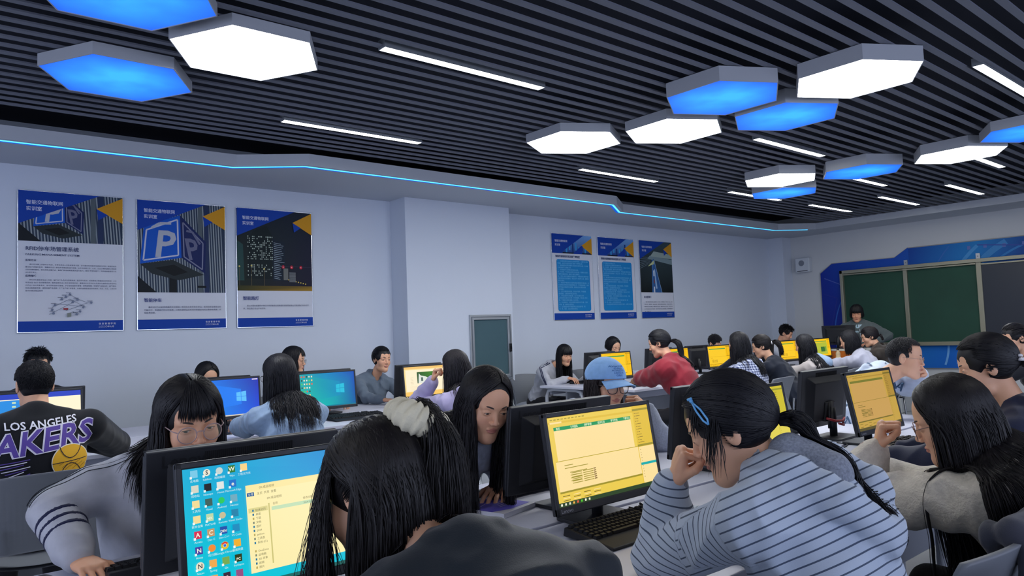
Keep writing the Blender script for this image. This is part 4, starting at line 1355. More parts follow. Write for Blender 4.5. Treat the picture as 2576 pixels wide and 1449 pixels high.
def sphere_mesh(c, r, R=None, nu=16, nv=10):
    u = np.linspace(0, 2 * PI, nu, endpoint=False); v = np.linspace(0.02, PI - .02, nv)
    U, Vv = np.meshgrid(u, v)
    # pole of the sphere along local y (gaze)
    P = np.stack([np.sin(Vv) * np.cos(U), np.cos(Vv), np.sin(Vv) * np.sin(U)], -1).reshape(-1, 3)
    r = np.asarray(r, float)
    Q = P * r
    if R is not None: Q = Q @ np.asarray(R).T
    f = []
    for j in range(nv - 1):
        for i in range(nu):
            k = (i + 1) % nu
            f.append((j * nu + i, (j + 1) * nu + i, (j + 1) * nu + k, j * nu + k))
    return Q + np.asarray(c), f, P

def tubes(P, w, nside=3, flat=1.0, ref=None, taper=None):
    """P (N,T,3) paths -> tubes; w radius (N,) ; taper (T,)"""
    N, T, _ = P.shape
    t = np.gradient(P, axis=1); t /= np.linalg.norm(t, axis=-1, keepdims=True) + 1e-9
    ref = np.zeros(3) if ref is None else ref
    o = P - ref
    a = np.cross(t, o); a /= np.linalg.norm(a, axis=-1, keepdims=True) + 1e-9
    b = np.cross(a, t)
    tp = np.ones(T) if taper is None else taper
    rad = np.asarray(w).reshape(N, 1) * tp[None]
    vs = []
    for k in range(nside):
        g = 2 * PI * k / nside + PI / 2
        vs.append(P + (a * math.cos(g) + b * math.sin(g) * flat) * rad[..., None])
    V = np.stack(vs, 2)                                   # N,T,s,3
    idx = np.arange(N * T * nside).reshape(N, T, nside)
    f = []
    for k in range(nside):
        l = (k + 1) % nside
        f.append(np.stack([idx[:, :-1, k], idx[:, :-1, l], idx[:, 1:, l], idx[:, 1:, k]], -1).reshape(-1, 4))
    return V.reshape(-1, 3), np.concatenate(f), np.repeat(np.arange(N), T * nside)

# ================================================================ people
def skin_material():
    m = mat('skin', (1, 1, 1), 0.5, attr=True, bump=.06, bscale=260)
    b = m.node_tree.nodes['Principled BSDF']
    b.inputs['Subsurface Weight'].default_value = 0.08
    b.inputs['Subsurface Radius'].default_value = (.012, .005, .003)
    return m
m_skin = skin_material()
m_hair = mat('hair', (1, 1, 1), 0.46, attr=True, spec=.34)
m_lens = mat('lens', srgb(230, 226, 200), 0.04, alpha=.16, spec=.6)

def cloth_mat(name, col, rough=.85, kind=None, col2=None, bump=.12, bscale=420, noise=.05, nscale=30, period=.018, duty=.16):
    m = mat(name, col, rough, bump=bump, bscale=bscale, noise=0 if kind else noise, nscale=nscale, sheen=.15, spec=.2)
    if kind and not m.get('done'):
        nt = m.node_tree; b = nt.nodes['Principled BSDF']
        mix = nt.nodes.new('ShaderNodeMix'); mix.data_type = 'RGBA'
        mix.inputs['A'].default_value = (*col, 1); mix.inputs['B'].default_value = (*col2, 1)
        def band(src, per, du):
            dv = nt.nodes.new('ShaderNodeMath'); dv.operation = 'DIVIDE'; dv.inputs[1].default_value = per
            nt.links.new(src, dv.inputs[0])
            fr = nt.nodes.new('ShaderNodeMath'); fr.operation = 'FRACT'; nt.links.new(dv.outputs[0], fr.inputs[0])
            lt = nt.nodes.new('ShaderNodeMath'); lt.operation = 'LESS_THAN'; lt.inputs[1].default_value = du
            nt.links.new(fr.outputs[0], lt.inputs[0])
            return lt.outputs[0]
        if kind == 'stripe':
            at = nt.nodes.new('ShaderNodeAttribute'); at.attribute_name = 'S'
            nt.links.new(band(at.outputs['Fac'], period, duty), mix.inputs['Factor'])
        elif kind == 'check':
            tc = nt.nodes.new('ShaderNodeTexCoord'); sx = nt.nodes.new('ShaderNodeSeparateXYZ')
            nt.links.new(tc.outputs['Object'], sx.inputs[0])
            a1 = band(sx.outputs['X'], period, .5); a2 = band(sx.outputs['Z'], period, .5); a3 = band(sx.outputs['Y'], period, .5)
            ad = nt.nodes.new('ShaderNodeMath'); ad.operation = 'ADD'; nt.links.new(a1, ad.inputs[0]); nt.links.new(a2, ad.inputs[1])
            ml = nt.nodes.new('ShaderNodeMath'); ml.operation = 'MULTIPLY'; ml.inputs[1].default_value = .5; nt.links.new(ad.outputs[0], ml.inputs[0])
            nt.links.new(ml.outputs[0], mix.inputs['Factor'])
        nt.links.new(mix.outputs['Result'], b.inputs['Base Color'])
        m['done'] = 1
    return m

def head_frame(az, pitch=0, roll=0):
    a, p, r = (math.radians(v) for v in (az, pitch, roll))
    f0 = np.array([math.cos(a), math.sin(a), 0]); z = np.array([0, 0, 1.])
    x0 = np.cross(f0, z)
    f = f0 * math.cos(p) - z * math.sin(p); u = z * math.cos(p) + f0 * math.sin(p)
    x = x0 * math.cos(r) + u * math.sin(r); u2 = u * math.cos(r) - x0 * math.sin(r)
    return np.stack([x, f, u2], 1)          # columns right, forward, up

SKIN = np.array(srgb(226, 174, 142))
def head_field(F, L, R, S, lod, male, look=0.0, ears=True):
    e = lambda c, r, k=.02, op=1, RR=None: F.ell(L(*c), np.array(r) * S, R if RR is None else RR, k * S, op)
    mj = 1.08 if male else 1.0
    e((0, -.010, .033), (.073, .090, .082))
    e((0, .030, .032), (.062, .054, .062))
    e((0, .030, -.028), (.0585 * mj, .055, .062))
    e((0, .036, -.064), (.046 * mj, .046, .044))
    e((0, .066, -.098), (.020 * mj, .017, .016), .022)
    for sx in (-1, 1):
        e((sx * .036, .055, -.030), (.024, .022, .026), .02)
        F.cap(L(sx * .040, .02, -.085), L(sx * .012, .06, -.102), .016 * S * mj, .014 * S, .03 * S)
        if ears:
            e((sx * .073, -.010, -.004), (.009, .018, .031), .006)
            if lod < 2: e((sx * .083, -.004, -.002), (.008, .010, .018), .004, -1)
    if lod < 2:
        for sx in (-1, 1):
            F.cap(L(sx * .014, .0775, .020), L(sx * .042, .067, .019), .0075 * S, .007 * S, .014 * S)
            e((sx * .0315, .092, .002), (.020, .015, .0115), .012, -1)
            e((sx * .0315, .0715, .0005), (.0160, .0128, .0118), .004)
            e((sx * .0315, .0870, -.0005), (.0138, .0085, .0030 if look < 10 else .0019), .0018, -1)
        F.cap(L(0, .080, .014), L(0, .0965, -.026), .0062 * S, .0078 * S, .011 * S)
        e((0, .0985, -.0305), (.0092, .0080, .0074), .006)
        for sx in (-1, 1):
            e((sx * .0112, .0905, -.0340), (.0062, .0080, .0058), .005)
            e((sx * .0058, .0965, -.0400), (.0032, .0045, .0028), .002, -1)
        e((0, .0835, -.0575), (.0205, .0095, .0050), .005)
        e((0, .0820, -.0668), (.0170, .0098, .0062), .005)
        e((0, .0945, -.0620), (.0215, .0070, .0010), .0022, -1)
    else:
        e((0, .0945, -.026), (.009, .010, .013), .01)
        for sx in (-1, 1): e((sx * .031, .094, .003), (.018, .014, .010), .01, -1)
        e((0, .0835, -.062), (.019, .009, .009), .006)
    return F

def head_colors(V, L0, R, S, skin, male, lod):
    q = (V - L0) @ R / S
    c = np.tile(skin, (len(V), 1))
    def blend(m, col, amt):
        nonlocal c
        w = (np.clip(m, 0, 1) * amt)[:, None]
        c = c * (1 - w) + np.array(srgb(*col)) * w
    g = lambda cx, cz, rx, rz: np.exp(-(((np.abs(q[:, 0]) - cx) / rx) ** 2 + ((q[:, 2] - cz) / rz) ** 2)) * (q[:, 1] > .04)
    blend(g(.038, -.03, .018, .018), (214, 140, 118), .35)
    blend(g(0, -.034, .014, .010), (206, 138, 116), .35)
    lip = ((np.abs(q[:, 0]) / .0215) ** 2 + ((q[:, 2] + .0622) / (.0105 - .12 * np.abs(q[:, 0]))) ** 2 < 1) & (q[:, 1] > .07)
    blend(lip.astype(float), (182, 104, 100), .75)
    if male: blend(g(0, -.08, .035, .02), (170, 140, 128), .25)
    return c

def hand(F, Wp, fd, bk, side, curl=(20, 25, 15), S=1.0, spread=.0, thumb='rel', per=None):
    """Wp wrist, fd finger direction, bk back-of-hand normal, side +1 thumb on the (fd x bk) side"""
    fd = nrm(fd); bk = nrm(np.asarray(bk, float) - fd * (np.asarray(bk, float) @ fd)); sd = np.cross(fd, bk) * side
    Wp = np.asarray(Wp, float)
    R = np.stack([sd, fd, bk], 1)
    F.ell(Wp + fd * .046 * S, np.array([.037, .050, .0145]) * S, R, .010)
    F.ell(Wp + (fd * .030 + sd * .022 - bk * .006) * S, np.array([.017, .032, .015]) * S, R, .010)
    lens = [(.044, .026, .019), (.048, .030, .020), (.045, .028, .019), (.035, .021, .017)]
    for i in range(4):
        off = (.0285 - i * .019)
        c = curl if per is None else per[i]
        p = Wp + (fd * (.083 - .004 * abs(i - 1)) + sd * off + bk * .001) * S
        d = nrm(fd + sd * (spread * (1.5 - i)))
        F.cap(Wp + (fd * .045 + sd * off * .8) * S, p, .0098 * S, .0090 * S, .010)
        ang = 0
        for j in range(3):
            ang += math.radians(c[j])
            dd = d * math.cos(ang) - bk * math.sin(ang)
            q = p + dd * lens[i][j] * S
            r0 = (.0088, .0079, .0071)[j] * S * (1 if i < 3 else .88)
            F.cap(p, q, r0, r0 * .93, .0035)
            p = q
    b = Wp + (fd * .024 + sd * .030 - bk * .006) * S
    if thumb == 'rel':
        d1, d2 = nrm(fd * .75 + sd * .65 - bk * .2), nrm(fd * .95 + sd * .22 - bk * .25)
    else:
        d1, d2 = nrm(fd * .75 + sd * .25 - bk * .6), nrm(fd * .8 - sd * .35 - bk * .5)
    m = b + d1 * .040 * S
    F.cap(b - d1 * .012 * S, m, .0125 * S, .0105 * S, .008)
    F.cap(m, m + d2 * .032 * S, .0102 * S, .0085 * S, .004)
    return F

def ik(S_, T, l1, l2, pole):
    S_, T, pole = (np.asarray(v, float) for v in (S_, T, pole))
    d = T - S_; L = np.linalg.norm(d)
    if L > (l1 + l2) * .995:
        T = S_ + d / L * (l1 + l2) * .995; d = T - S_; L = np.linalg.norm(d)
    a = (l1 * l1 - l2 * l2 + L * L) / (2 * L)
    h = math.sqrt(max(l1 * l1 - a * a, 0))
    ax = d / L
    pl = nrm(pole - ax * (pole @ ax))
    return S_ + ax * a + pl * h, T

def fold_noise(amp, seed, scale=1.0):
    r = np.random.default_rng(seed)
    K = [(nrm(r.normal(size=3) * np.array([1, 1, .7])) * f * scale, r.uniform(0, 6)) for f in (22, 31, 43, 60)]
    def fn(P):
        w = np.sin(P @ K[0][0] + K[0][1]) * .9
        d = np.sin(P @ K[1][0] + 1.6 * w + K[1][1]) * .5 + np.sin(P @ K[2][0] + 2.0 * w + K[2][1]) * .32 + np.sin(P @ K[3][0] + 1.5 * w + K[3][1]) * .18
        return amp * (1 - np.abs(d) * 1.6)
    return fn

HC = np.array([0, -.010, .030])         # centre of the hair ellipsoid in head space
HR = np.array([.084, .102, .0955])
def hdir(phi, th):
    """phi azimuth from the face towards the person's left, th polar angle from the crown (degrees)"""
    p, t = np.radians(phi), np.radians(th)
    return np.stack([-np.sin(p) * np.sin(t), np.cos(p) * np.sin(t), np.cos(t)], -1)

def hair_cap(L, R, S, h, grow=0.0, ears=True, nape=-.075, hairline=1.0, temple=1.0):
    F = Field()
    F.ell(L(*HC), (HR - .004 + grow) * S, R, .01)
    F.ell(L(0, -.035, -.022), np.array([.060, .046, .050]) * S, R, .02)
    if not ears: F.ell(L(0, .110, -.018), np.array([.070, .088, .114]) * S, R, .006, -1)
    F.ell(L(0, .122, -.030), np.array([.064 * temple, .078, .094 * hairline]) * S, R, .006, -1)
    F.ell(L(0, .105, -.10), np.array([.085, .120, .10]) * S, R, .006, -1)
    if ears:
        for sx in (-1, 1): F.ell(L(sx * .086, .012, -.035), np.array([.030, .030, .046]) * S, R, .006, -1)
    F.half(L(0, 0, nape), R @ np.array([0, .25, -1]), .006, .16)
    return F

def fall(p, d, steps, ds, grav, F, centre=None, bias=None, off=.008, hold=None, wig=0.0, gen=None):
    """let strands hang from p in direction d; they slide over field F"""
    out = []
    lay = (off * gen.uniform(.6, 2.6, len(p))) if gen is not None else np.full(len(p), off)
    for i in range(steps):
        g = grav if np.isscalar(grav) else grav[min(i, len(grav) - 1)]
        d = d * (1 - g) + np.array([0, 0, -1.]) * g
        if hold is not None: d = d + hold * .06
        if wig: d = d + gen.normal(size=d.shape) * wig
        d /= np.linalg.norm(d, axis=-1, keepdims=True) + 1e-9
        p = p + d * ds
        if F is not None:
            e = F.evalp(p); m = e < lay
            if m.any():
                gr = F.grad(p[m])
                p = p.copy(); d = d.copy()
                p[m] = p[m] + gr * (lay[m] - e[m])[:, None]
                dm = d[m]; din = np.minimum((dm * gr).sum(1), 0)
                dm = dm - gr * din[:, None]
                if centre is not None:
                    oc = p[m] - centre; oc[:, 2] = 0
                    oc /= np.linalg.norm(oc, axis=1, keepdims=True) + 1e-9
                    bd = oc if bias is None else bias[m] + oc * .15
                    bd = bd - gr * (bd * gr).sum(1)[:, None]
                    w = np.clip(gr[:, 2], 0, 1)
                    dm = dm + bd * w[:, None] * 1.2
                d[m] = dm / (np.linalg.norm(dm, axis=1, keepdims=True) + 1e-9)
        out.append(p)
    return np.stack(out, 1)

def wave(P, amp, gen, F):
    n, T, _ = P.shape
    t = np.linspace(0, 1, T)
    nc = max(4, n // 22)
    cl = gen.integers(0, nc, n)
    ph = gen.uniform(0, 6.28, nc)[cl]; fq = gen.uniform(5, 9, nc)[cl]; dr = gen.normal(size=(nc, 3))[cl] * np.array([1, 1, .2])
    w = np.sin(t[None] * fq[:, None] + ph[:, None]) * t[None] * amp * 1.6
    return P + dr[:, None, :] * w[..., None]

def hair_color(n, base, gen, var=.3):
    b = np.array(srgb(*base))
    return b * (1 + gen.uniform(-var, var, (n, 1)))

def make_hair(kind, L, R, S, lod, Fc, o):
    """returns Soup with the cap and all strands"""
    gen = np.random.default_rng(o.get('hseed', 5))
    base = o.get('hcol', (24, 24, 32))
    sp = Soup()
    W_ = lambda q: L(0, 0, 0) + (q * S) @ R.T
    Hc = W_(HC)
    mult = {0: 1.0, 1: .55, 2: .28}[lod]
    wmul = {0: 1.0, 1: 1.45, 2: 2.1}[lod]
    if o.get('fine') == 1: mult *= 1.6; wmul *= .62
    if o.get('fine') == 2: mult *= 2.3; wmul *= .46
    h = {0: .004, 1: .005, 2: .006}[lod]
    longh = kind in ('long', 'bob')
    cap = hair_cap(L, R, S, h, ears=(not longh), nape=-.09 if longh else o.get('nape', -.060), hairline=o.get('hairline', 1.0), temple=o.get('temple', 1.0), grow=o.get('grow', 0.0))
    v, f = cap.mesh(h)
    sp.add(v, f, np.array(srgb(*base)) * .8)
    def on(phi, th, extra=0.0):
        return W_(HC + hdir(phi, th) * (HR + np.asarray(extra)[..., None] + o.get('grow', 0.0)))
    def add(P, w, taper=None, flat=.8):
        n, T, _ = P.shape
        if taper is None: taper = np.interp(np.linspace(0, 1, T), [0, .06, .75, 1], [.5, 1, 1, .12])
        v, f, sid = tubes(P, w, 3, flat, Hc, taper)
        col = hair_color(n, base, gen)
        sp.add(v, f, col[sid])
    px = o.get('part', 0.0)
    if longh:
        n = int(o.get('n', 900) * mult)
        phi0 = o.get('phi0', 58)
        phi = np.concatenate([gen.uniform(phi0, 180, n // 2), gen.uniform(180, 360 - phi0, n // 2)])
        n = len(phi)
        left = phi < 180
        # parting: strands start near the parting line on top
        T1 = 10
        y0 = gen.uniform(-.055, .062, n)
        root = np.stack([px + np.where(left, -1, 1) * .003, y0, np.zeros(n)], 1)
        rd = root / HR; rd[:, 2] = np.sqrt(np.clip(1 - rd[:, 0] ** 2 - rd[:, 1] ** 2, .05, 1)); rd /= np.linalg.norm(rd, axis=1, keepdims=True)
        lay = gen.uniform(-.002, .007, n)
        te = o.get('te', 96) + gen.uniform(-8, 8, n)
        ed = hdir(phi, te)
        om = np.arccos(np.clip((rd * ed).sum(1), -1, .9999))
        ts = np.linspace(0, 1, T1)
        P1 = np.stack([(np.sin((1 - t) * om)[:, None] * rd + np.sin(t * om)[:, None] * ed) / np.sin(om)[:, None] * (HR + lay[:, None] * (0.3 + t * .7)) + HC for t in ts], 1)
        P1 = L(0, 0, 0) + (P1 * S) @ R.T
        d = P1[:, -1] - P1[:, -2]; d /= np.linalg.norm(d, axis=1, keepdims=True)
        Ln = o.get('length', .34) if kind == 'long' else o.get('length', .10)
        steps = max(5, int(Ln / (.022 if lod == 0 else .03)))
        lnv = Ln * gen.uniform(.82, 1.0, n)
        if o.get('front_len'):
            fr = np.minimum(phi, 360 - phi) < 95
            lnv[fr] = o['front_len'] * gen.uniform(.8, 1, fr.sum())
        hold = None
        if o.get('drape') is not None: hold = np.asarray(o['drape'], float)
        bk = (np.minimum(phi, 360 - phi) > o.get('backfrom', 92))[:, None]
        bias = np.where(bk, -o['_tf'], o['_tf'] * .9)
        if o.get('sweepback'): hold = np.where(bk, -o['_tf'] * o['sweepback'], 0.0)
        P2 = fall(P1[:, -1], d, steps, (lnv / steps)[:, None], [.12, .25, .4, .55, .7], Fc, centre=o['_nb'], bias=bias, off=.006, hold=hold, wig=.035, gen=gen)
        P2 = wave(P2, o.get('wave', .004), gen, Fc)
        q = P2 - o['_nb']
        keep = ((q @ o['_tf']).max(1) < o.get('maxf', .17)) & (np.abs(q @ np.cross(o['_tf'], [0, 0, 1.])).max(1) < o.get('maxs', .21))
        P = np.concatenate([P1, P2], 1)[keep]; n = len(P); phi = phi[keep]
        add(P, gen.uniform(.0014, .0025, n) * wmul * S)
        # inner filling so that no gaps show
        m = int(n * .35)
        sel = gen.choice(n, m)
        ctr = L(0, -.02, 0)
        Pin = P[sel].copy()
        k = np.linspace(0, .10, P.shape[1])[None, :, None]
        cxy = Pin[:, T1 - 1:T1, :]
        Pin = Pin - (Pin - np.array([ctr[0], ctr[1], 0]) * np.array([1, 1, 0]) - Pin * np.array([0, 0, 1])) * k
        add(Pin, gen.uniform(.004, .006, m) * S * (1 if lod == 0 else 1.2))
    if kind in ('pony', 'bun', 'tie'):
        n = int(o.get('n', 700) * mult)
        tp = np.array(o.get('tie', (0, -.105, .02)), float)      # tie point in head space
        td = (tp - HC) / HR; tl = np.linalg.norm(td); td = td / tl
        phi = gen.uniform(o.get('phi0', 48), 360 - o.get('phi0', 48), n); th = np.where(gen.random(n) < .6, gen.uniform(70, 138, n), gen.uniform(18, 80, n))
        fr = gen.random(n) < .28
        phi[fr] = gen.uniform(-62, 62, fr.sum()); th[fr] = gen.uniform(30, 56, fr.sum())
        near = np.minimum(phi % 360, 360 - phi % 360)
        th = np.where((near < 75) & (th > 88), gen.uniform(50, 80, n), th)
        rd = hdir(phi, th)
        om = np.arccos(np.clip((rd * td).sum(1), -.98, .999))
        T1 = 11
        ts = np.linspace(0, 1, T1)
        lay = gen.uniform(-.001, .004, n)
        rr = [(1 + (tl - 1) * t ** 3) for t in ts]
        P1 = np.stack([(np.sin((1 - t) * om)[:, None] * rd + np.sin(t * om)[:, None] * td) / np.sin(om)[:, None] * (HR + lay[:, None]) * rr[i] + HC for i, t in enumerate(ts)], 1)
        P1 = L(0, 0, 0) + (P1 * S) @ R.T
        add(P1, gen.uniform(.0016, .0028, n) * wmul * S, taper=np.interp(ts, [0, .1, 1], [.3, 1, 1]))
        if kind in ('pony', 'tie'):
            n = int(o.get('ntail', 420) * mult)
            dir0 = R @ nrm(np.array(o.get('tdir', (0, -1, .1)), float))
            a = nrm(np.cross(dir0, [0, 0, 1.])); b = np.cross(dir0, a)
            rad = o.get('trad', .028) * S
            u = np.sqrt(gen.random(n)); an = gen.uniform(0, 2 * PI, n)
            offs = (a[None] * np.cos(an)[:, None] + b[None] * np.sin(an)[:, None]) * (u * rad)[:, None]
            Ln = o.get('length', .26) * gen.uniform(.78, 1, n)
            steps = max(8, int(o.get('length', .26) / (.02 if lod == 0 else .028)))
            T0 = W_(tp)
            p = T0[None] + offs * .35
            d = dir0[None] + offs / rad * .35
            d /= np.linalg.norm(d, axis=1, keepdims=True)
            d0 = o.get('tgrav', [.12, .22, .3, .4, .5, .6])
            P = fall(p, d, steps, (Ln / steps)[:, None], d0, Fc, centre=o['_nb'], bias=np.tile(-o['_tf'], (n, 1)), off=.005, wig=.04, gen=gen, hold=None if o.get('drape') is None else np.asarray(o['drape'], float))
            # gather the bundle
            cen = P.mean(0, keepdims=True)
            tt = np.linspace(0, 1, steps)
            spread = np.interp(tt, [0, .3, .8, 1], [.8, 1, .8, .45])[None, :, None]
            lim = rad * 1.25
            dv = P - cen; ln = np.linalg.norm(dv, axis=-1, keepdims=True) + 1e-9
            P = cen + dv / ln * np.minimum(ln, lim) * spread
            P = wave(P, o.get('wave', .005), gen, None)
            if Fc is not None:
                q = P.reshape(-1, 3); e = Fc.evalp(q); m = e < .004
                if m.any(): q[m] += Fc.grad(q[m]) * (.004 - e[m])[:, None]
                P = q.reshape(P.shape)
            P = np.concatenate([p[:, None], P], 1)
            add(P, gen.uniform(.0015, .0026, n) * wmul * S)
        if kind == 'bun':
            n = int(160 * mult) + 20
            t = np.linspace(0, 2 * PI * .9, 16)
            c = W_(tp); up = R[:, 2]; bk = -R[:, 1]; rt = R[:, 0]
            P = []
            for i in range(n):
                r = gen.uniform(.012, .026) * S; ph = gen.uniform(0, 2 * PI); tl_ = gen.uniform(-.9, .9)
                ax = nrm(bk + rt * tl_ + up * gen.uniform(-.7, .7)); e1 = nrm(np.cross(ax, up + .1)); e2 = np.cross(ax, e1)
                P.append(c + bk * .012 + r * (np.cos(t + ph)[:, None] * e1 + np.sin(t + ph)[:, None] * e2))
            add(np.array(P), gen.uniform(.002, .004, n) * wmul * S)
            sf = Field().ell(c + bk * .012 * S, np.array([.024, .024, .024]) * S); v, f = sf.mesh(.005); sp.add(v, f, np.array(srgb(*base)))
    if kind == 'short':
        n = int(o.get('n', 2600) * mult)
        phi = gen.uniform(0, 360, n); th = np.degrees(np.arccos(gen.uniform(-.72, 1, n)))
        nearf = np.minimum(phi, 360 - phi)
        ok = (th < 50) | (nearf > 62)
        ok &= ~((nearf > 62) & (nearf < 108) & (th > 84))
        ok &= th < o.get('thmax', 130)
        phi, th = phi[ok], th[ok]; n = len(phi)
        rd = hdir(phi, th)
        sl = o.get('slen', .030)
        dn = hdir(phi, th + 25) - rd
        fw = np.array([o.get('sweep', 0.0), .25, 0])
        dl = dn / np.linalg.norm(dn, axis=1, keepdims=True) * .8 + fw * .8 + rd * o.get('lift', .35) + gen.normal(size=rd.shape) * (.25 if o.get('lift', .35) > .1 else .10)
        dl /= np.linalg.norm(dl, axis=1, keepdims=True)
        side_fade = np.interp(th, [50, 95, 125], [1.0, .5, .25])
        P0 = HC + rd * (HR - .003)
        T = 5
        P = np.stack([P0 + (dl * (t * sl * side_fade)[:, None] if False else dl * (t * sl) * side_fade[:, None]) + rd * (.004 * math.sin(t * PI)) for t in np.linspace(0, 1, T)], 1)
        P = L(0, 0, 0) + (P * S) @ R.T
        add(P, gen.uniform(.0014, .0026, n) * wmul * S, taper=np.array([1, 1, .9, .6, .15]))
    if o.get('bangs'):
        ph0, zend, nb = o['bangs']
        n = int(nb * mult)
        phi = gen.uniform(-ph0, ph0, n)
        T = 9
        r0 = hdir(phi * .5, np.full(n, 20.0))
        te = np.degrees(np.arccos(np.clip((zend + gen.uniform(-.010, .008, n) - HC[2]) / (HR[2]), -1, 1)))
        e = hdir(phi + px * 0, te)
        om = np.arccos(np.clip((r0 * e).sum(1), -1, .9999))
        lay = gen.uniform(.000, .005, n) + .001
        P = np.stack([(np.sin((1 - t) * om)[:, None] * r0 + np.sin(t * om)[:, None] * e) / np.sin(om)[:, None] * (HR + lay[:, None]) + HC for t in np.linspace(0, 1, T)], 1)
        P = L(0, 0, 0) + (P * S) @ R.T
        add(P, gen.uniform(.0014, .0026, n) * wmul * S)
    if o.get('wisps'):
        for (phi, th, ln, k) in o['wisps']:
            n = k
            rd = hdir(phi + gen.uniform(-7, 7, n), th + gen.uniform(-6, 6, n))
            p = W_(HC + rd * (HR + .002))
            d = (rd * np.array([1, 1, .2])) @ R.T * .3 + np.array([0, 0, -1.]) * .8; d /= np.linalg.norm(d, axis=1, keepdims=True)
            P = fall(p, d, 10, ((ln * gen.uniform(.6, 1, n)) / 10)[:, None], .3, Fc, off=.004, wig=.08, gen=gen)
            P = np.concatenate([p[:, None], P], 1)
            add(P, gen.uniform(.0011, .002, n) * wmul * S)
    return sp

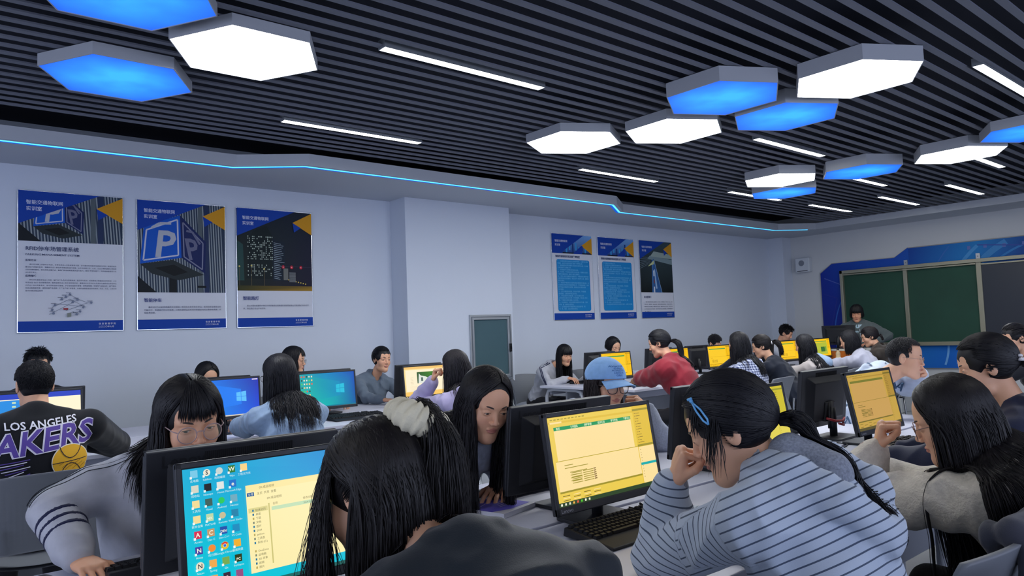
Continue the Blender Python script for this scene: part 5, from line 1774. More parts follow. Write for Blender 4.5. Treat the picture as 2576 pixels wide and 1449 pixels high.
def person(o):
    """builds one person from a description; returns the pieces other builders hang things on"""
    lod = o.get('lod', 1); male = o.get('male', False)
    S = o.get('scale', 1.0)
    Hc = np.array(o['head'], float)
    R = head_frame(o.get('az', 90), o.get('pitch', 10), o.get('roll', 0))
    L = lambda x, y, z: Hc + R @ (np.array([x, y, z]) * S)
    taz = math.radians(o.get('taz', 90 if o.get('az', 90) < 200 else 270))
    tf = np.array([math.cos(taz), math.sin(taz), 0]); tr = np.cross(tf, [0, 0, 1.]); up = np.array([0, 0, 1.])
    lean = o.get('lean', .20)
    # neck base under and behind the head
    nb = np.array(o['neck'], float) if o.get('neck') is not None else Hc + R @ (np.array([0, -.035, -.10]) * S) + np.array([0, 0, -.085]) - tf * .035
    seat = o.get('seat', .53)
    pel = np.array([nb[0] - tf[0] * lean, nb[1] - tf[1] * lean, seat]) if not o.get('stand') else np.array([nb[0] - tf[0] * .02, nb[1] - tf[1] * .02, .92])
    if o.get('pelvis') is not None: pel = np.array(o['pelvis'], float)
    ax = nrm(nb - pel)
    fw = nrm(tf - ax * (tf @ ax))
    if o.get('twist'): 
        a = math.radians(o['twist']); tr = tr * math.cos(a) + tf * math.sin(a); fw = nrm(np.cross(ax, tr))
    RT = np.stack([nrm(np.cross(fw, ax)), fw, ax], 1)
    TL = np.linalg.norm(nb - pel)
    sw = o.get('shoulder', .215 if male else .180)
    bulk = o.get('bulk', 1.0)
    chest = pel + ax * TL * .66 + fw * .0
    shc = nb - ax * .045 - fw * .005
    rt = RT[:, 0]
    sdrop = o.get('sdrop', .02)
    ShR = shc + rt * sw - ax * sdrop + fw * o.get('sfwd', .02); ShL = shc - rt * sw - ax * sdrop + fw * o.get('sfwd', .02)
    if o.get('shR') is not None: ShR = np.array(o['shR'], float)
    if o.get('shL') is not None: ShL = np.array(o['shL'], float)
    root = thing('person', o['label'], 'person', (float(pel[0]), float(pel[1]), 0), 0, o.get('group'))
    O = (float(pel[0]), float(pel[1]), 0)
    # --- arms
    arms = {}
    for sd, Sh in (('R', ShR), ('L', ShL)):
        sg = 1 if sd == 'R' else -1
        tgt = o.get('hand' + sd)
        if tgt is None:
            tgt = pel + tf * (.46 + lean) + rt * sg * .13; tgt = np.array([tgt[0], tgt[1], DZ + .045])
        tgt = np.array(tgt, float)
        pole = o.get('pole' + sd)
        pole = np.array(pole, float) if pole is not None else np.array([0, 0, -1.]) + rt * sg * .7 - tf * .25
        E_, Wt = ik(Sh, tgt, o.get('l1', .265), o.get('l2', .235), pole)
        if o.get('elbow' + sd) is not None:
            E_ = np.array(o['elbow' + sd], float)
        arms[sd] = (Sh, E_, Wt)
    # --- clothing
    th = o.get('thick', .0)
    T = Field()
    T.ell(pel + ax * TL * .08 - fw * .0, np.array([.165, .118, .12]) * bulk + th, RT, .05)
    T.cap(pel + ax * TL * .12 - rt * .045, pel + ax * TL * .52 - rt * .05, .100 * bulk + th, .104 * bulk + th, .05, flat=(fw, .92))
    T.cap(pel + ax * TL * .12 + rt * .045, pel + ax * TL * .52 + rt * .05, .100 * bulk + th, .104 * bulk + th, .05, flat=(fw, .92))
    T.ell(chest + ax * .02, np.array([sw * .86, .118, .165]) * np.array([1, bulk, 1]) + th, RT, .06)
    if not male:
        for sg in (-1, 1): T.ell(chest + fw * .075 + rt * sg * .06 + ax * .0, np.array([.055, .045, .055]) * bulk, RT, .05)
    T.cap(shc + rt * sw * .55 - ax * .02, shc - rt * sw * .55 - ax * .02, .062 * bulk + th, .062 * bulk + th, .06)
    T.cap(nb + ax * .005 - fw * .012, shc + rt * sw * .6 - ax * .008, .044 + th, .040 + th, .04)
    T.cap(nb + ax * .005 - fw * .012, shc - rt * sw * .6 - ax * .008, .044 + th, .040 + th, .04)
    ar = o.get('sleeve', .048) * (1.08 if male else 1)
    for sd in 'RL':
        Sh, E_, Wt = arms[sd]
        fa = nrm(Wt - E_)
        we = Wt - fa * o.get('cuff' + sd, .012)
        T.cap(Sh, E_, ar * 1.12 + th, ar + th, .035)
        T.cap(E_, E_ + (we - E_) * .75, ar + th, ar * .80 + th, .02)
        T.cap(E_ + (we - E_) * .7, we, ar * .78 + th, ar * .64 + th, .015)
        if o.get('ribcuff'): T.cap(we - fa * .055, we, ar * .62 + th * .5, ar * .62 + th * .5, .006)
    if o.get('hood'):
        hk = o['hood']
        for sg in (-1, 1):
            q = [nb + rt * sg * .070 + fw * .050 - ax * .02, nb + rt * sg * .086 - fw * .02 + ax * .015, nb + rt * sg * .100 - fw * .085 - ax * .02, nb + rt * sg * .085 * hk - fw * .125 * hk - ax * .10 * hk, nb + rt * sg * .012 - fw * .130 * hk - ax * .185 * hk]
            rr = [.017, .022, .027, .032, .034]
            for j in range(4): T.cap(q[j], q[j + 1], rr[j] * hk, rr[j + 1] * hk, .012)
        T.cap(nb - fw * .055 - ax * .03, nb - fw * .085 * hk - ax * .10 * hk, .050 * hk, .046 * hk, .02)
        T.ell(nb - fw * .050 + ax * .035, np.array([.060, .050, .050]) * hk, RT, .018, -1)
    elif o.get('collar'):
        ck = o['collar']
        T.cap(nb + rt * .055 + fw * .02, nb + rt * .05 - fw * .045 + ax * .02, .016, .020, .012); T.cap(nb - rt * .055 + fw * .02, nb - rt * .05 - fw * .045 + ax * .02, .016, .020, .012)
        T.cap(nb + rt * .05 - fw * .045 + ax * .02, nb - rt * .05 - fw * .045 + ax * .02, .020, .020, .012)
    else:
        T.cap(nb + rt * .048 - fw * .02, nb - rt * .048 - fw * .02, .018, .018, .02)
    # the neck opening
    T.cap(nb + ax * .004, nb + ax * .12 + fw * .05, .046, .054, .008, -1)
    if o.get('vneck'):
        T.cap(nb + fw * .07, nb + fw * .13 - ax * .10, .035, .008, .01, -1)
    if o.get('stand'):
        pass
    hc = o.get('hcloth', {0: .0065, 1: .009, 2: .012}[lod])
    T.disp = fold_noise(o.get('folds', .0045) * 1.7, o.get('seed', 3))
    v, f = T.mesh(hc)
    # stripe coordinate: along the limb nearest to each vertex
    A = [(pel - ax * .1, nb + ax * .1, 0.0, .0)]
    best = np.full(len(v), 9.); sc = np.zeros(len(v))
    dts = []
    t = (v - pel) @ ax
    dt = np.linalg.norm((v - pel) - t[:, None] * ax, axis=1) - sw * .95
    best = dt; sc = t.copy()
    for sd in 'RL':
        Sh, E_, Wt = arms[sd]
        for (a, b, off) in ((Sh, E_, 0.0), (E_, Wt, np.linalg.norm(E_ - Sh))):
            ab = b - a; l = np.linalg.norm(ab)
            tt = np.clip(((v - a) @ ab) / l / l, 0, 1)
            dd = np.linalg.norm(v - a - tt[:, None] * ab, axis=1) - ar * 1.1
            ok = dd < best - .0
            far = np.abs((v - shc) @ rt) > sw * .93
            ok &= (far & (tt > .06)) | (a is E_)
            sc[ok] = ((v[ok] - a) @ ab) / l + off; best[ok] = dd[ok]
    sp = Soup().add(v, f, np.array(o.get('ccol', (.5, .5, .5))), sc)
    cl = sp.build(o.get('top_name', 'jacket'), o['top'], root, O)
    # --- trousers and shoes
    lg = Field()
    ft = []
    if not o.get('stand'):
        kn = o.get('knee', .40)
        for sg in (-1, 1):
            hip = pel + rt * sg * .085 - up * .02; k_ = pel + tf * kn + rt * sg * (.10 + o.get('kneespread', .0)); k_[2] = .52
            an = k_ + tf * o.get('footfwd', -.02); an[2] = .10
            lg.cap(hip, k_, .080, .060, .03); lg.cap(k_, an, .060, .042, .02); ft.append((an, tf))
        lg.ell(pel - up * .01, (.165, .115, .10) if abs(tf[1]) > .7 else (.115, .165, .10), None, .04)
    else:
        for sg in (-1, 1):
            hip = pel + rt * sg * .085; k_ = hip + np.array([0, 0, -.42]) + tf * .02; an = k_ + np.array([0, 0, -.40]) - tf * .03; an[2] = .09
            lg.cap(hip, k_, .086, .060, .03); lg.cap(k_, an, .058, .045, .02); ft.append((an, tf))
    lg.disp = fold_noise(.004, 11)
    v, f = lg.mesh(.012)
    Soup().add(v, f, np.array((.1, .1, .1))).build('trousers', o.get('trousers', m_black_cloth), root, O)
    fs = Field()
    for an, d in ft:
        fs.cap(an - d * .03 - up * .055, an + d * .15 - up * .060, .036, .030, .02); fs.cap(an - up * .05, an, .042, .040, .02)
    v, f = fs.mesh(.009)
    Soup().add(v, f, np.array((.1, .1, .1))).build('shoes', m_shoe, root, O)
    # --- body: head, neck, hands and the trunk under the clothes
    skin = SKIN * np.array(o.get('tone', (1, 1, 1)))
    B = Soup()
    hh = {0: .0021, 1: .0030, 2: .0042}[lod]
    if lod == 1: hlod = 1
    F = Field(); head_field(F, L, R, S, 0 if lod < 2 else 2, male, o.get('pitch', 10), ears=True)
    F.cap(L(0, -.022, -.065), nb - ax * .03, .047 * S * (1.12 if male else 1), .050 * (1.12 if male else 1), .025)
    v, f = F.mesh(hh)
    B.add(v, f, head_colors(v, Hc, R, S, skin, male, lod))
    # eyes and brows
    for sx in (-1, 1):
        if lod < 2:
            Ve, fe, Pn = sphere_mesh(L(sx * .0315, .0712, .0), .0122 * S, R @ head_frame(90, o.get('gaze', 8), 0) if False else R, 20, 22)
            ang = np.degrees(np.arccos(np.clip(Pn[:, 1], -1, 1)))
            g = nrm(np.array([o.get('gazex', 0.0), 1, -.22]))
            an_ = np.degrees(np.arccos(np.clip(Pn @ g, -1, 1)))
            col = np.where((an_ < 28)[:, None], np.array(srgb(40, 26, 20)), np.array(srgb(206, 198, 192)))
            B.add(Ve, fe, col)
        else:
            Ve, fe, Pn = sphere_mesh(L(sx * .031, .0815, -.001), np.array([.013, .004, .0028]) * S, R, 10, 6)
            B.add(Ve, fe, np.array(srgb(50, 36, 34)))
        t = np.linspace(0, 1, 8)
        br = np.stack([L(sx * (.014 + .032 * q), .0876 - .0165 * q ** 1.6 - (.0 if lod < 2 else .003), .0205 + .0045 * math.sin(q * PI * .75)) for q in t])[None]
        v2, f2, _ = tubes(br, np.array([.0040 * S]), 6, 1, Hc, np.array([.5, .9, 1, 1, .9, .8, .6, .3]) * (.75 if lod < 2 else .9))
        B.add(v2, f2, np.array(srgb(52, 40, 38)))
        if lod < 2:   # upper lash line
            la = np.stack([L(sx * (.0315 + .0135 * math.cos(a)), .0838 - .0035 * abs(math.cos(a)) ** 2, .0016 + .0022 * math.sin(a) - (.0008 if o.get('pitch', 10) > 10 else 0)) for a in np.linspace(0, PI, 8)])[None]
            v2, f2, _ = tubes(la, np.array([.0009 * S]), 4, 1, Hc, np.array([.5, 1, 1, 1, 1, 1, 1, .5]))
            B.add(v2, f2, np.array(srgb(30, 22, 22)))
    # hands
    for sd in 'RL':
        Sh, E_, Wt = arms[sd]
        fa = nrm(Wt - E_)
        hp = o.get('pose' + sd, {})
        fd = np.array(hp.get('fd', nrm(fa * np.array([1, 1, .15]))), float)
        bk = np.array(hp.get('bk', (0, 0, 1)), float)
        sgn = -1 if sd == 'R' else 1
        HF = Field()
        hand(HF, Wt, fd, bk, sgn, hp.get('curl', (22, 24, 16)), .98 * (1.08 if male else 1), hp.get('spread', .05), hp.get('thumb', 'rel'), hp.get('per'))
        HF.cap(Wt - fa * .07, Wt + nrm(fd) * .01, .027, .0225, .012, flat=(bk, .85))
        v, f = HF.mesh({0: .0022, 1: .0034, 2: .0048}[lod if o.get('handlod') is None else o['handlod']])
        B.add(v, f, skin * np.array([1, .97, .96]))
    CF = Field()
    CF.cap(pel, chest, .08, .085, .04); CF.cap(chest, nb - ax * .02, .085, .045, .04)
    for sd in 'RL':
        Sh, E_, Wt = arms[sd]
        fa = nrm(Wt - E_)
        CF.cap(chest + ax * .06, Sh, .05, .036, .03); CF.cap(Sh, E_, .036, .030, .02); CF.cap(E_, Wt - fa * .05, .030, .022, .02)
    v, f = CF.mesh(.014)
    B.add(v, f, skin)
    B.build('body', m_skin, root, O)
    # --- hair
    Fc = Field(); Fc.p = [q for q in T.p if q[3] > 0]
    if o.get('lining'): Fc.cap(nb - fw * .050 + ax * .012, nb - fw * .108 - ax * .055, .052, .052, .02)
    Fh = Field(); Fh.p = Fc.p + [q for q in F.p if q[3] > 0][:4]
    o['_nb'] = nb; o['_tf'] = tf
    if o.get('hair'):
        hs = make_hair(o['hair'], L, R, S, lod, Fc, o)
        if o.get('hair2'):
            o2 = dict(o); o2.update(o['hair2'][1]); h2 = make_hair(o['hair2'][0], L, R, S, lod, Fc, o2)
            off_ = hs.n
            hs.v += h2.v; hs.c += h2.c; hs.s += h2.s; hs.f += [q + off_ for q in h2.f]; hs.n += h2.n
        hs.build('hair', m_hair, root, O)
    out = dict(root=root, O=O, L=L, R=R, S=S, Hc=Hc, T=T, Fc=Fc, arms=arms, nb=nb, pel=pel, ax=ax, fw=fw, rt=rt, tf=tf, chest=chest, lod=lod, sw=sw)
    if o.get('glasses'):
        glasses(out, *o['glasses'])
    return out

def child(mb, name, mats, P, smooth=True, bevel=0.0):
    o = mb.build(name, mats, P['root'], smooth=smooth, bevel=bevel)
    o.matrix_local = Matrix.Translation(Vector(P['O'])).inverted()
    return o

def glasses(P, col, rx=.0225, rz=.0205, thick=.0013, lens=True, round_=1.0):
    L = P['L']
    m = mat('spectacle_frame_%d_%d_%d' % col, srgb(*col), .3)
    g = MB()
    lensm = MB()
    for sx in (-1, 1):
        cx, cz = sx * .0335, -.006
        ring = []
        for i in range(28):
            a = 2 * PI * i / 28
            c, s_ = math.cos(a), math.sin(a)
            e = round_
            x = rx * math.copysign(abs(c) ** e, c); zz = rz * math.copysign(abs(s_) ** e, s_)
            y = .0985 - .10 * abs(x * sx + .0 + abs(cx) - .0) ** 1.0 * .12 - (.004 if sx * x > 0 else 0) * abs(x) / rx
            ring.append(L(cx + x, y, cz + zz))
        g.tube(ring, thick * P['S'], 6, closed=True)
        n0 = len(lensm.v)
        lensm.add(ring, [tuple(range(28))])
        g.tube([L(sx * .0335 + sx * rx, .093, .004), L(sx * .068, .080, .006), L(sx * .0755, .02, .006), L(sx * .0765, -.012, .004), L(sx * .076, -.024, -.012)], thick * P['S'], 6)
    g.tube([L(-.0115, .0975, -.002), L(-.004, .1005, .002), L(.004, .1005, .002), L(.0115, .0975, -.002)], thick * P['S'], 6)
    o = child(g, 'spectacles', m, P)
    ln = lensm.build('lens', m_lens, o)
    return o

m_black_cloth = cloth_mat('black_trousers', srgb(26, 26, 32))
m_shoe = mat('shoe', srgb(60, 60, 66), .6)
# ================================================================ people
def onfield(F, P, d, off=.003, far=.35):
    """march points P along direction d until they meet F"""
    P = np.array(P, float); d = nrm(d); t = np.zeros(len(P))
    for _ in range(24):
        t += np.clip(F.evalp(P + t[:, None] * d) - off, -.02, .05)
        t = np.minimum(t, far)
    return P + t[:, None] * d
def seam(P, pts, r, name, m, off=.005, sub=8):
    """thin line lying on the clothing of person P through the given points"""
    Q = []
    for a, b in zip(pts[:-1], pts[1:]):
        for k in range(sub): Q.append(np.array(a) * (1 - k / sub) + np.array(b) * k / sub)
    Q.append(np.array(pts[-1]))
    Q = P['T'].project(np.array(Q), off, 4)
    return child(MB().tube([tuple(q) for q in Q], r, 6), name, m, P)
CHF, CHB = [], []
def seat_for(P, label, dx=0.0, dy=0.0, az=None):
    tf = P['tf']; a = math.degrees(math.atan2(tf[1], tf[0])) if az is None else az
    return chair(P['pel'][0] - tf[0] * .0 + dx, P['pel'][1] - tf[1] * .0 + dy, a, label)

m_navy = cloth_mat('navy_cloth', srgb(30, 36, 62), .7)
m_teal = cloth_mat('black_teal_cloth', srgb(26, 34, 42), .55, noise=.1, nscale=6)
m_stripe = cloth_mat('striped_jersey', srgb(186, 198, 216), .85, 'stripe', srgb(78, 90, 112), period=.0195, duty=.17)
m_heather = cloth_mat('heather_grey', srgb(136, 142, 156), .9, noise=.25, nscale=180)
m_cream = cloth_mat('cream_knit', srgb(206, 200, 190), .95, bump=.9, bscale=130, noise=.10, nscale=60)
m_burg = cloth_mat('burgundy_knit', srgb(110, 32, 44), .9)
m_track = cloth_mat('pale_track_jacket', srgb(178, 180, 190), .6, noise=.06)
m_darkb = cloth_mat('navy_band', srgb(24, 30, 66), .7)
m_white = cloth_mat('white_cloth', srgb(212, 216, 228), .8)
m_card = cloth_mat('grey_white_cardigan', srgb(186, 192, 208), .9, noise=.15, nscale=60)
m_hoodg = cloth_mat('pale_grey_hoodie', srgb(176, 184, 202), .9, noise=.15, nscale=120)
m_denim = cloth_mat('pale_denim', srgb(150, 174, 204), .8, noise=.10, nscale=40)
m_lilac = cloth_mat('lilac_fleece', srgb(186, 178, 216), .9)
m_red = cloth_mat('red_jacket', srgb(142, 38, 52), .7)
m_check = cloth_mat('checked_shirt', srgb(206, 214, 236), .8, 'check', srgb(50, 62, 112), period=.024)
m_vest = cloth_mat('dark_vest', srgb(24, 30, 44), .9)
m_beige = cloth_mat('beige_jacket', srgb(186, 178, 176), .8)
m_gcoat = cloth_mat('grey_blazer', srgb(186, 188, 206), .8)
m_brown = cloth_mat('brown_puffer', srgb(52, 46, 42), .5)
m_gshirt = cloth_mat('grey_shirt', srgb(104, 118, 136), .7)
m_dark = cloth_mat('dark_cloth', srgb(30, 32, 40), .8)
m_blackt = cloth_mat('black_sweatshirt', srgb(20, 22, 28), .85)
m_ghood = cloth_mat('grey_green_hoodie', srgb(92, 102, 104), .9)
m_letter = cloth_mat('white_sweater', srgb(196, 208, 226), .85)
m_fab = mat('fabric_print', (1, 1, 1), .75, attr=True)

# ---- 1 the girl with the cream scrunchie, nearest the camera
P = person(dict(label='girl in a dark jacket with a cream scrunchie, back to the camera, nearest of all', head=(.658, 1.165, 1.090), az=112, pitch=24, roll=-8, lod=0, scale=1.0, fine=2, maxf=.5, maxs=.5,
    lean=.30, taz=80, shoulder=.215, bulk=1.12, thick=.012, sleeve=.056, top=m_teal, top_name='jacket', collar=1, hair='tie', tie=(.028, -.092, .078), tdir=(.25, -.8, .6), length=.56, trad=.062, ntail=3000, wave=.012, n=3600, hair2=('long', dict(n=2000, phi0=98, length=.60, te=104, wave=.008)),
    tgrav=[.10, .22, .38, .5, .55, .6], hcol=(26, 23, 25), nape=-.12, neck=(.725, 1.005, .985), sdrop=.03,
    wisps=[(62, 62, .26, 130), (70, 80, .32, 150), (-62, 70, .2, 40)], handR=(.98, 1.40, .80), handL=(.62, 1.42, .80), folds=.004))
L, R, S = P['L'], P['R'], P['S']
# scrunchie: gathered fabric ring round the tie
tp = L(.030, -.104, .092); axd = nrm(R @ nrm(np.array((.25, -.62, .75)))); e1 = nrm(np.cross(axd, [0, 0, 1.])); e2 = np.cross(e1, axd)
def scr_(u, v):
    a = u * 2 * PI; b = v * 2 * PI
    pl = 1 + .22 * (abs(math.sin(8.5 * a + .9 * math.sin(b) + .5 * math.sin(3 * a))) - .5) + .10 * abs(math.sin(17 * a + 1.5 * math.cos(b)))
    r = .0225 * pl * (1 + .14 * math.sin(3 * a))
    rr = .036 + r * math.cos(b)
    return tuple(tp + (e1 * math.cos(a) + e2 * math.sin(a)) * rr + axd * (r * 1.05 * math.sin(b)))
g = MB().grid(scr_, 150, 22)
child(g, 'scrunchie', cloth_mat('cream_cotton', srgb(222, 214, 188), .9, bump=.25, bscale=300), P)
seat_for(P, 'grey chair under the girl with the cream scrunchie')

# ---- 2 the girl in the striped hoodie
P = person(dict(label='girl in a striped grey hoodie with ponytail and blue hair clip, cheek on fist', head=(1.50, 1.00, 1.125), az=116, pitch=24, roll=4, lod=0, scale=1.02, fine=1,
    lean=.26, taz=98, shoulder=.185, bulk=1.08, thick=.010, sleeve=.053, top=m_stripe, top_name='hoodie', hood=1.12, lining=1, neck=(1.538, .915, 1.030), temple=.88, hairline=.9, sdrop=.035,
    hair='pony', tie=(.0, -.102, -.030), tdir=(.2, -1, -.15), length=.48, trad=.038, ntail=1500, n=3600, hcol=(20, 20, 27), drape=(.5, -.5, 0),
    handL=(1.462, 1.140, .985), elbowL=(1.462, 1.19, .795), handR=(1.78, 1.34, .80), poleR=(.6, -.3, -1), ribcuff=1, cuffL=.02,
    poseL=dict(fd=(.10, -.32, .95), bk=(-.75, .62, .25), per=[(85, 95, 50)] * 4, thumb='in'), wisps=[(57, 56, .08, 40), (78, 84, .14, 40)], folds=.005))
L = P['L']
# hood lining, cuffs and the clip
H = Field(); nb, fw, ax, rt = P['nb'], P['fw'], P['ax'], P['rt']
H.cap(nb + rt * .05 - fw * .045 + ax * .01, nb - rt * .05 - fw * .045 + ax * .01, .024, .024, .02)
H.cap(nb + rt * .06 - fw * .02 + ax * .005, nb + rt * .055 + fw * .02, .020, .016, .02); H.cap(nb - rt * .06 - fw * .02 + ax * .005, nb - rt * .055 + fw * .02, .020, .016, .02)
H.cap(nb - fw * .050 + ax * .012, nb - fw * .108 - ax * .055, .048, .048, .02); H.cap(nb + ax * .004, nb + ax * .12 + fw * .05, .046, .052, .006, -1)
H.disp = fold_noise(.003, 8)
v, f = H.mesh(.005); Soup().add(v, f, np.array((.3, .3, .3))).build('hood_lining', m_heather, P['root'], P['O'])
for sd in 'LR':
    Sh, E_, Wt = P['arms'][sd]; fa = nrm(Wt - E_); we = Wt - fa * .012
    H = Field().cap(we - fa * .062, we + fa * .0, .041, .037, .01)
    v, f = H.mesh(.005); Soup().add(v, f, np.array((.3, .3, .3))).build('cuff', m_heather, P['root'], P['O'])
g = MB()
pp = [(-.062, .040, .088), (-.078, .032, .066), (-.087, .026, .042), (-.089, .024, .030)]
for dy in (-.0048, .0048):
    g.tube([L(x - .0, y + dy * math.sin(k / 3 * PI) * 1.2, z + .002) for k, (x, y, z) in enumerate(pp)], .0024, 6)
g.tube([L(-.058, .041, .094), L(-.062, .040, .088)], .0045, 8); g.tube([L(-.061, .036, .096), L(-.059, .047, .096)], .0032, 8)
child(g, 'hair_clip', mat('clip_blue', srgb(110, 180, 236), .3), P)
seat_for(P, 'grey chair under the girl in the striped hoodie')

# ---- 3 the girl in the cream sweater
P = person(dict(label='girl with very long hair in a fuzzy cream sweater with burgundy cuff', head=(2.405, .845, 1.055), az=108, pitch=18, roll=2, lod=0, scale=1.04, fine=1,
    lean=.20, taz=105, shoulder=.185, bulk=1.12, thick=.014, sleeve=.060, top=m_cream, top_name='sweater', neck=(2.465, .752, .940), sdrop=.045,
    hair='long', length=.80, n=4200, backfrom=60, wave=.007, maxf=.19, maxs=.5, hcol=(22, 19, 23), phi0=58, drape=(.5, -1.6, 0), part=.01,
    handL=(2.455, 1.085, .945), elbowL=(2.345, 1.150, .795), handR=(2.74, 1.24, .80), cuffL=.03,
    poseL=dict(fd=(-.05, -.25, 1), bk=(-.45, .75, .3), per=[(75, 95, 60)] * 4, thumb='in'), folds=.006, glasses=((120, 90, 80), .0235, .0215, .0012)))
Sh, E_, Wt = P['arms']['L']; fa = nrm(Wt - E_)
H = Field().cap(Wt - fa * .06, Wt + fa * .02, .0475, .0475, .004).half(Wt - fa * .040, -fa, .002).half(Wt - fa * .018, fa, .002); H.disp = fold_noise(.0028, 4, 4)
v, f = H.mesh(.0035); Soup().add(v, f, np.array((.3, .1, .1))).build('cuff', m_burg, P['root'], P['O'])
seat_for(P, 'grey chair under the girl in the cream sweater')
chair(1.97, .85, 90, 'empty grey chair at the bottom right corner, in front of the cream sweater')
J = Field()
J.cap((1.97, .585, .862), (2.26, .575, .862), .030, .030, .02).cap((1.97, .545, .84), (1.93, .53, .60), .030, .040, .03).cap((2.10, .545, .84), (2.10, .52, .56), .045, .055, .03, flat=((0, 1, 0), .6)).cap((2.22, .545, .84), (2.24, .52, .56), .045, .055, .03, flat=((0, 1, 0), .6)).cap((2.0, .635, .84), (2.2, .635, .70), .035, .05, .03, flat=((0, 1, 0), .6))
J.disp = fold_noise(.006, 21)
v, f = J.mesh(.009)
o = Soup().add(v, f, np.array((.1, .1, .12))).build('jacket', cloth_mat('charcoal_jacket', srgb(64, 66, 78), .8))  # stands in for the dark grey sleeve of a nearer person
tag(o, 'charcoal jacket at the bottom right corner, standing in for the sleeve of a nearer person', 'jacket')

# ---- 4 the girl in navy with a bun at the right edge
P = person(dict(label='girl in a navy jacket with low tied hair, at the right edge', head=(3.225, .995, 1.165), az=113, pitch=14, lod=0, lean=.20, taz=95, shoulder=.185, bulk=1.05, thick=.008, temple=.86, hairline=.9,
    top=m_navy, top_name='jacket', collar=1, hair='pony', tie=(0, -.108, -.012), tdir=(0, -1, -.3), length=.22, trad=.038, ntail=800, n=3200, hcol=(18, 18, 24), phi0=60))
L = P['L']
g = MB(); g.lathe([(.012, 0), (.013, .006), (.008, .012)], 14, Matrix.Translation(Vector(L(-.036, -.112, -.006)))); g.lathe([(.009, 0), (.010, .006), (.005, .010)], 12, Matrix.Translation(Vector(L(-.036, -.112, .010))))
child(g, 'hair_tie', mat('white_plastic', srgb(226, 226, 230), .4), P)
seat_for(P, 'grey chair under the girl in the navy jacket')

# ---- 5 girl beyond the navy girl at the edge
P = person(dict(label='girl with tied dark hair and a white collar, small, cut by the right edge', head=(7.216, 2.0, 1.16), az=140, pitch=15, lod=1, taz=110, top=m_dark, top_name='jacket', hair='pony', tie=(0, -.10, .03), length=.16, collar=1, hcol=(26, 24, 30)))
seat_for(P, 'grey chair under the small girl at the right edge')

# ---- far side of the front island, facing the camera
P = person(dict(label='girl in round pale glasses and a pale jacket with navy sleeve bands', head=(.690, 2.33, 1.135), scale=1.06, az=270, pitch=14, roll=-4, lod=0, lean=.14, taz=262, shoulder=.195, bulk=1.05, thick=.008, sleeve=.054,
    top=m_track, top_name='jacket', collar=1, neck=(.655, 2.46, 1.01), hair='long', length=.34, n=3800, phi0=62, backfrom=76, bangs=(36, .034, 190), hcol=(20, 19, 25), part=.0, tone=(1.02, .98, .93),
    handR=(.395, 2.305, .795), elbowR=(.365, 2.47, .905), handL=(.90, 2.26, .80), gazex=.25,
    poseR=dict(fd=(.25, -.95, -.12), bk=(0, -.1, 1), curl=(30, 28, 18), spread=.10), glasses=((176, 150, 150), .0245, .0230, .0015), folds=.0028))
Sh, E_, Wt = P['arms']['R']; fa = nrm(Wt - E_)
for k, tt in enumerate((.22, .36, .50)):
    c = E_ + (Wt - E_) * tt
    H = Field().cap(c - fa * .02, c + fa * .03, .0675 - .0147 * tt, .0660 - .0147 * tt, .004).half(c, -fa, .002).half(c + fa * .013, fa, .002)
    v, f = H.mesh(.004); 
    Soup().add(v, f, np.array((.1, .1, .3))).build('sleeve_band', m_darkb, P['root'], P['O'])
H = Field().cap(Wt - fa * .065, Wt - fa * .015, .047, .040, .01); v, f = H.mesh(.004)
Soup().add(v, f, np.array((.1, .1, .3))).build('cuff', m_darkb, P['root'], P['O'])
for dx in (-.016, 0, .016):
    o_ = P['rt'] * 0 + np.array([0, -dx * 1.2, 0])
    a = P['nb'] + np.array([-.07, -dx, .02]); 
    seam(P, [a + np.array([0, -.02, .03]), Sh + np.array([-.02, -dx * 1.6 - .01, .07]), (Sh + E_) / 2 + np.array([-.05, -dx * 1.3, .03]), E_ + np.array([-.055, -dx, .02])], .0013, 'piping', m_dark)
seat_for(P, 'grey chair under the girl in round pale glasses')

P = person(dict(label='girl with long loose parted hair and grey white cardigan, hand on a book', head=(1.600, 2.05, 1.118), az=258, pitch=22, roll=5, lod=0, lean=.22, taz=268, shoulder=.20, thick=.012, bulk=1.05,
    top=m_card, top_name='cardigan', collar=1, pelvis=(1.52, 2.62, .55), neck=(1.545, 2.150, 1.000), hair='long', length=.44, n=4000, phi0=57, sweepback=2.6, backfrom=70, part=-.012, hcol=(24, 22, 26), 
    handL=(1.735, 2.145, .805), poleL=(.8, .6, -.6), handR=(1.44, 2.17, .80), poseL=dict(fd=(-.80, -.58, -.14), bk=(0, -.1, 1), curl=(14, 16, 10), spread=.10), tone=(1.03, 1.0, .97)))
seat_for(P, 'grey chair under the girl with long loose parted hair')

P = person(dict(label='girl in a light blue cap and large dark glasses, chin on her hand', head=(2.600, 2.40, 1.098), az=260, pitch=4, roll=2, lod=0, lean=.16, taz=275, shoulder=.185, thick=.010, top=m_hoodg, top_name='hoodie', hood=1.0, neck=(2.545, 2.53, .975),
    hair='long', length=.30, n=1500, phi0=66, hcol=(44, 36, 36), te=100, handL=(2.795, 2.325, .965), elbowL=(2.945, 2.36, .80), handR=(2.42, 2.24, .80),
    poseL=dict(fd=(-.80, .0, .60), bk=(.35, -.85, .35), per=[(60, 75, 40)] * 4, thumb='in'), glasses=((70, 50, 50), .0265, .0245, .0019, True, .78), tone=(.98, .94, .90)))
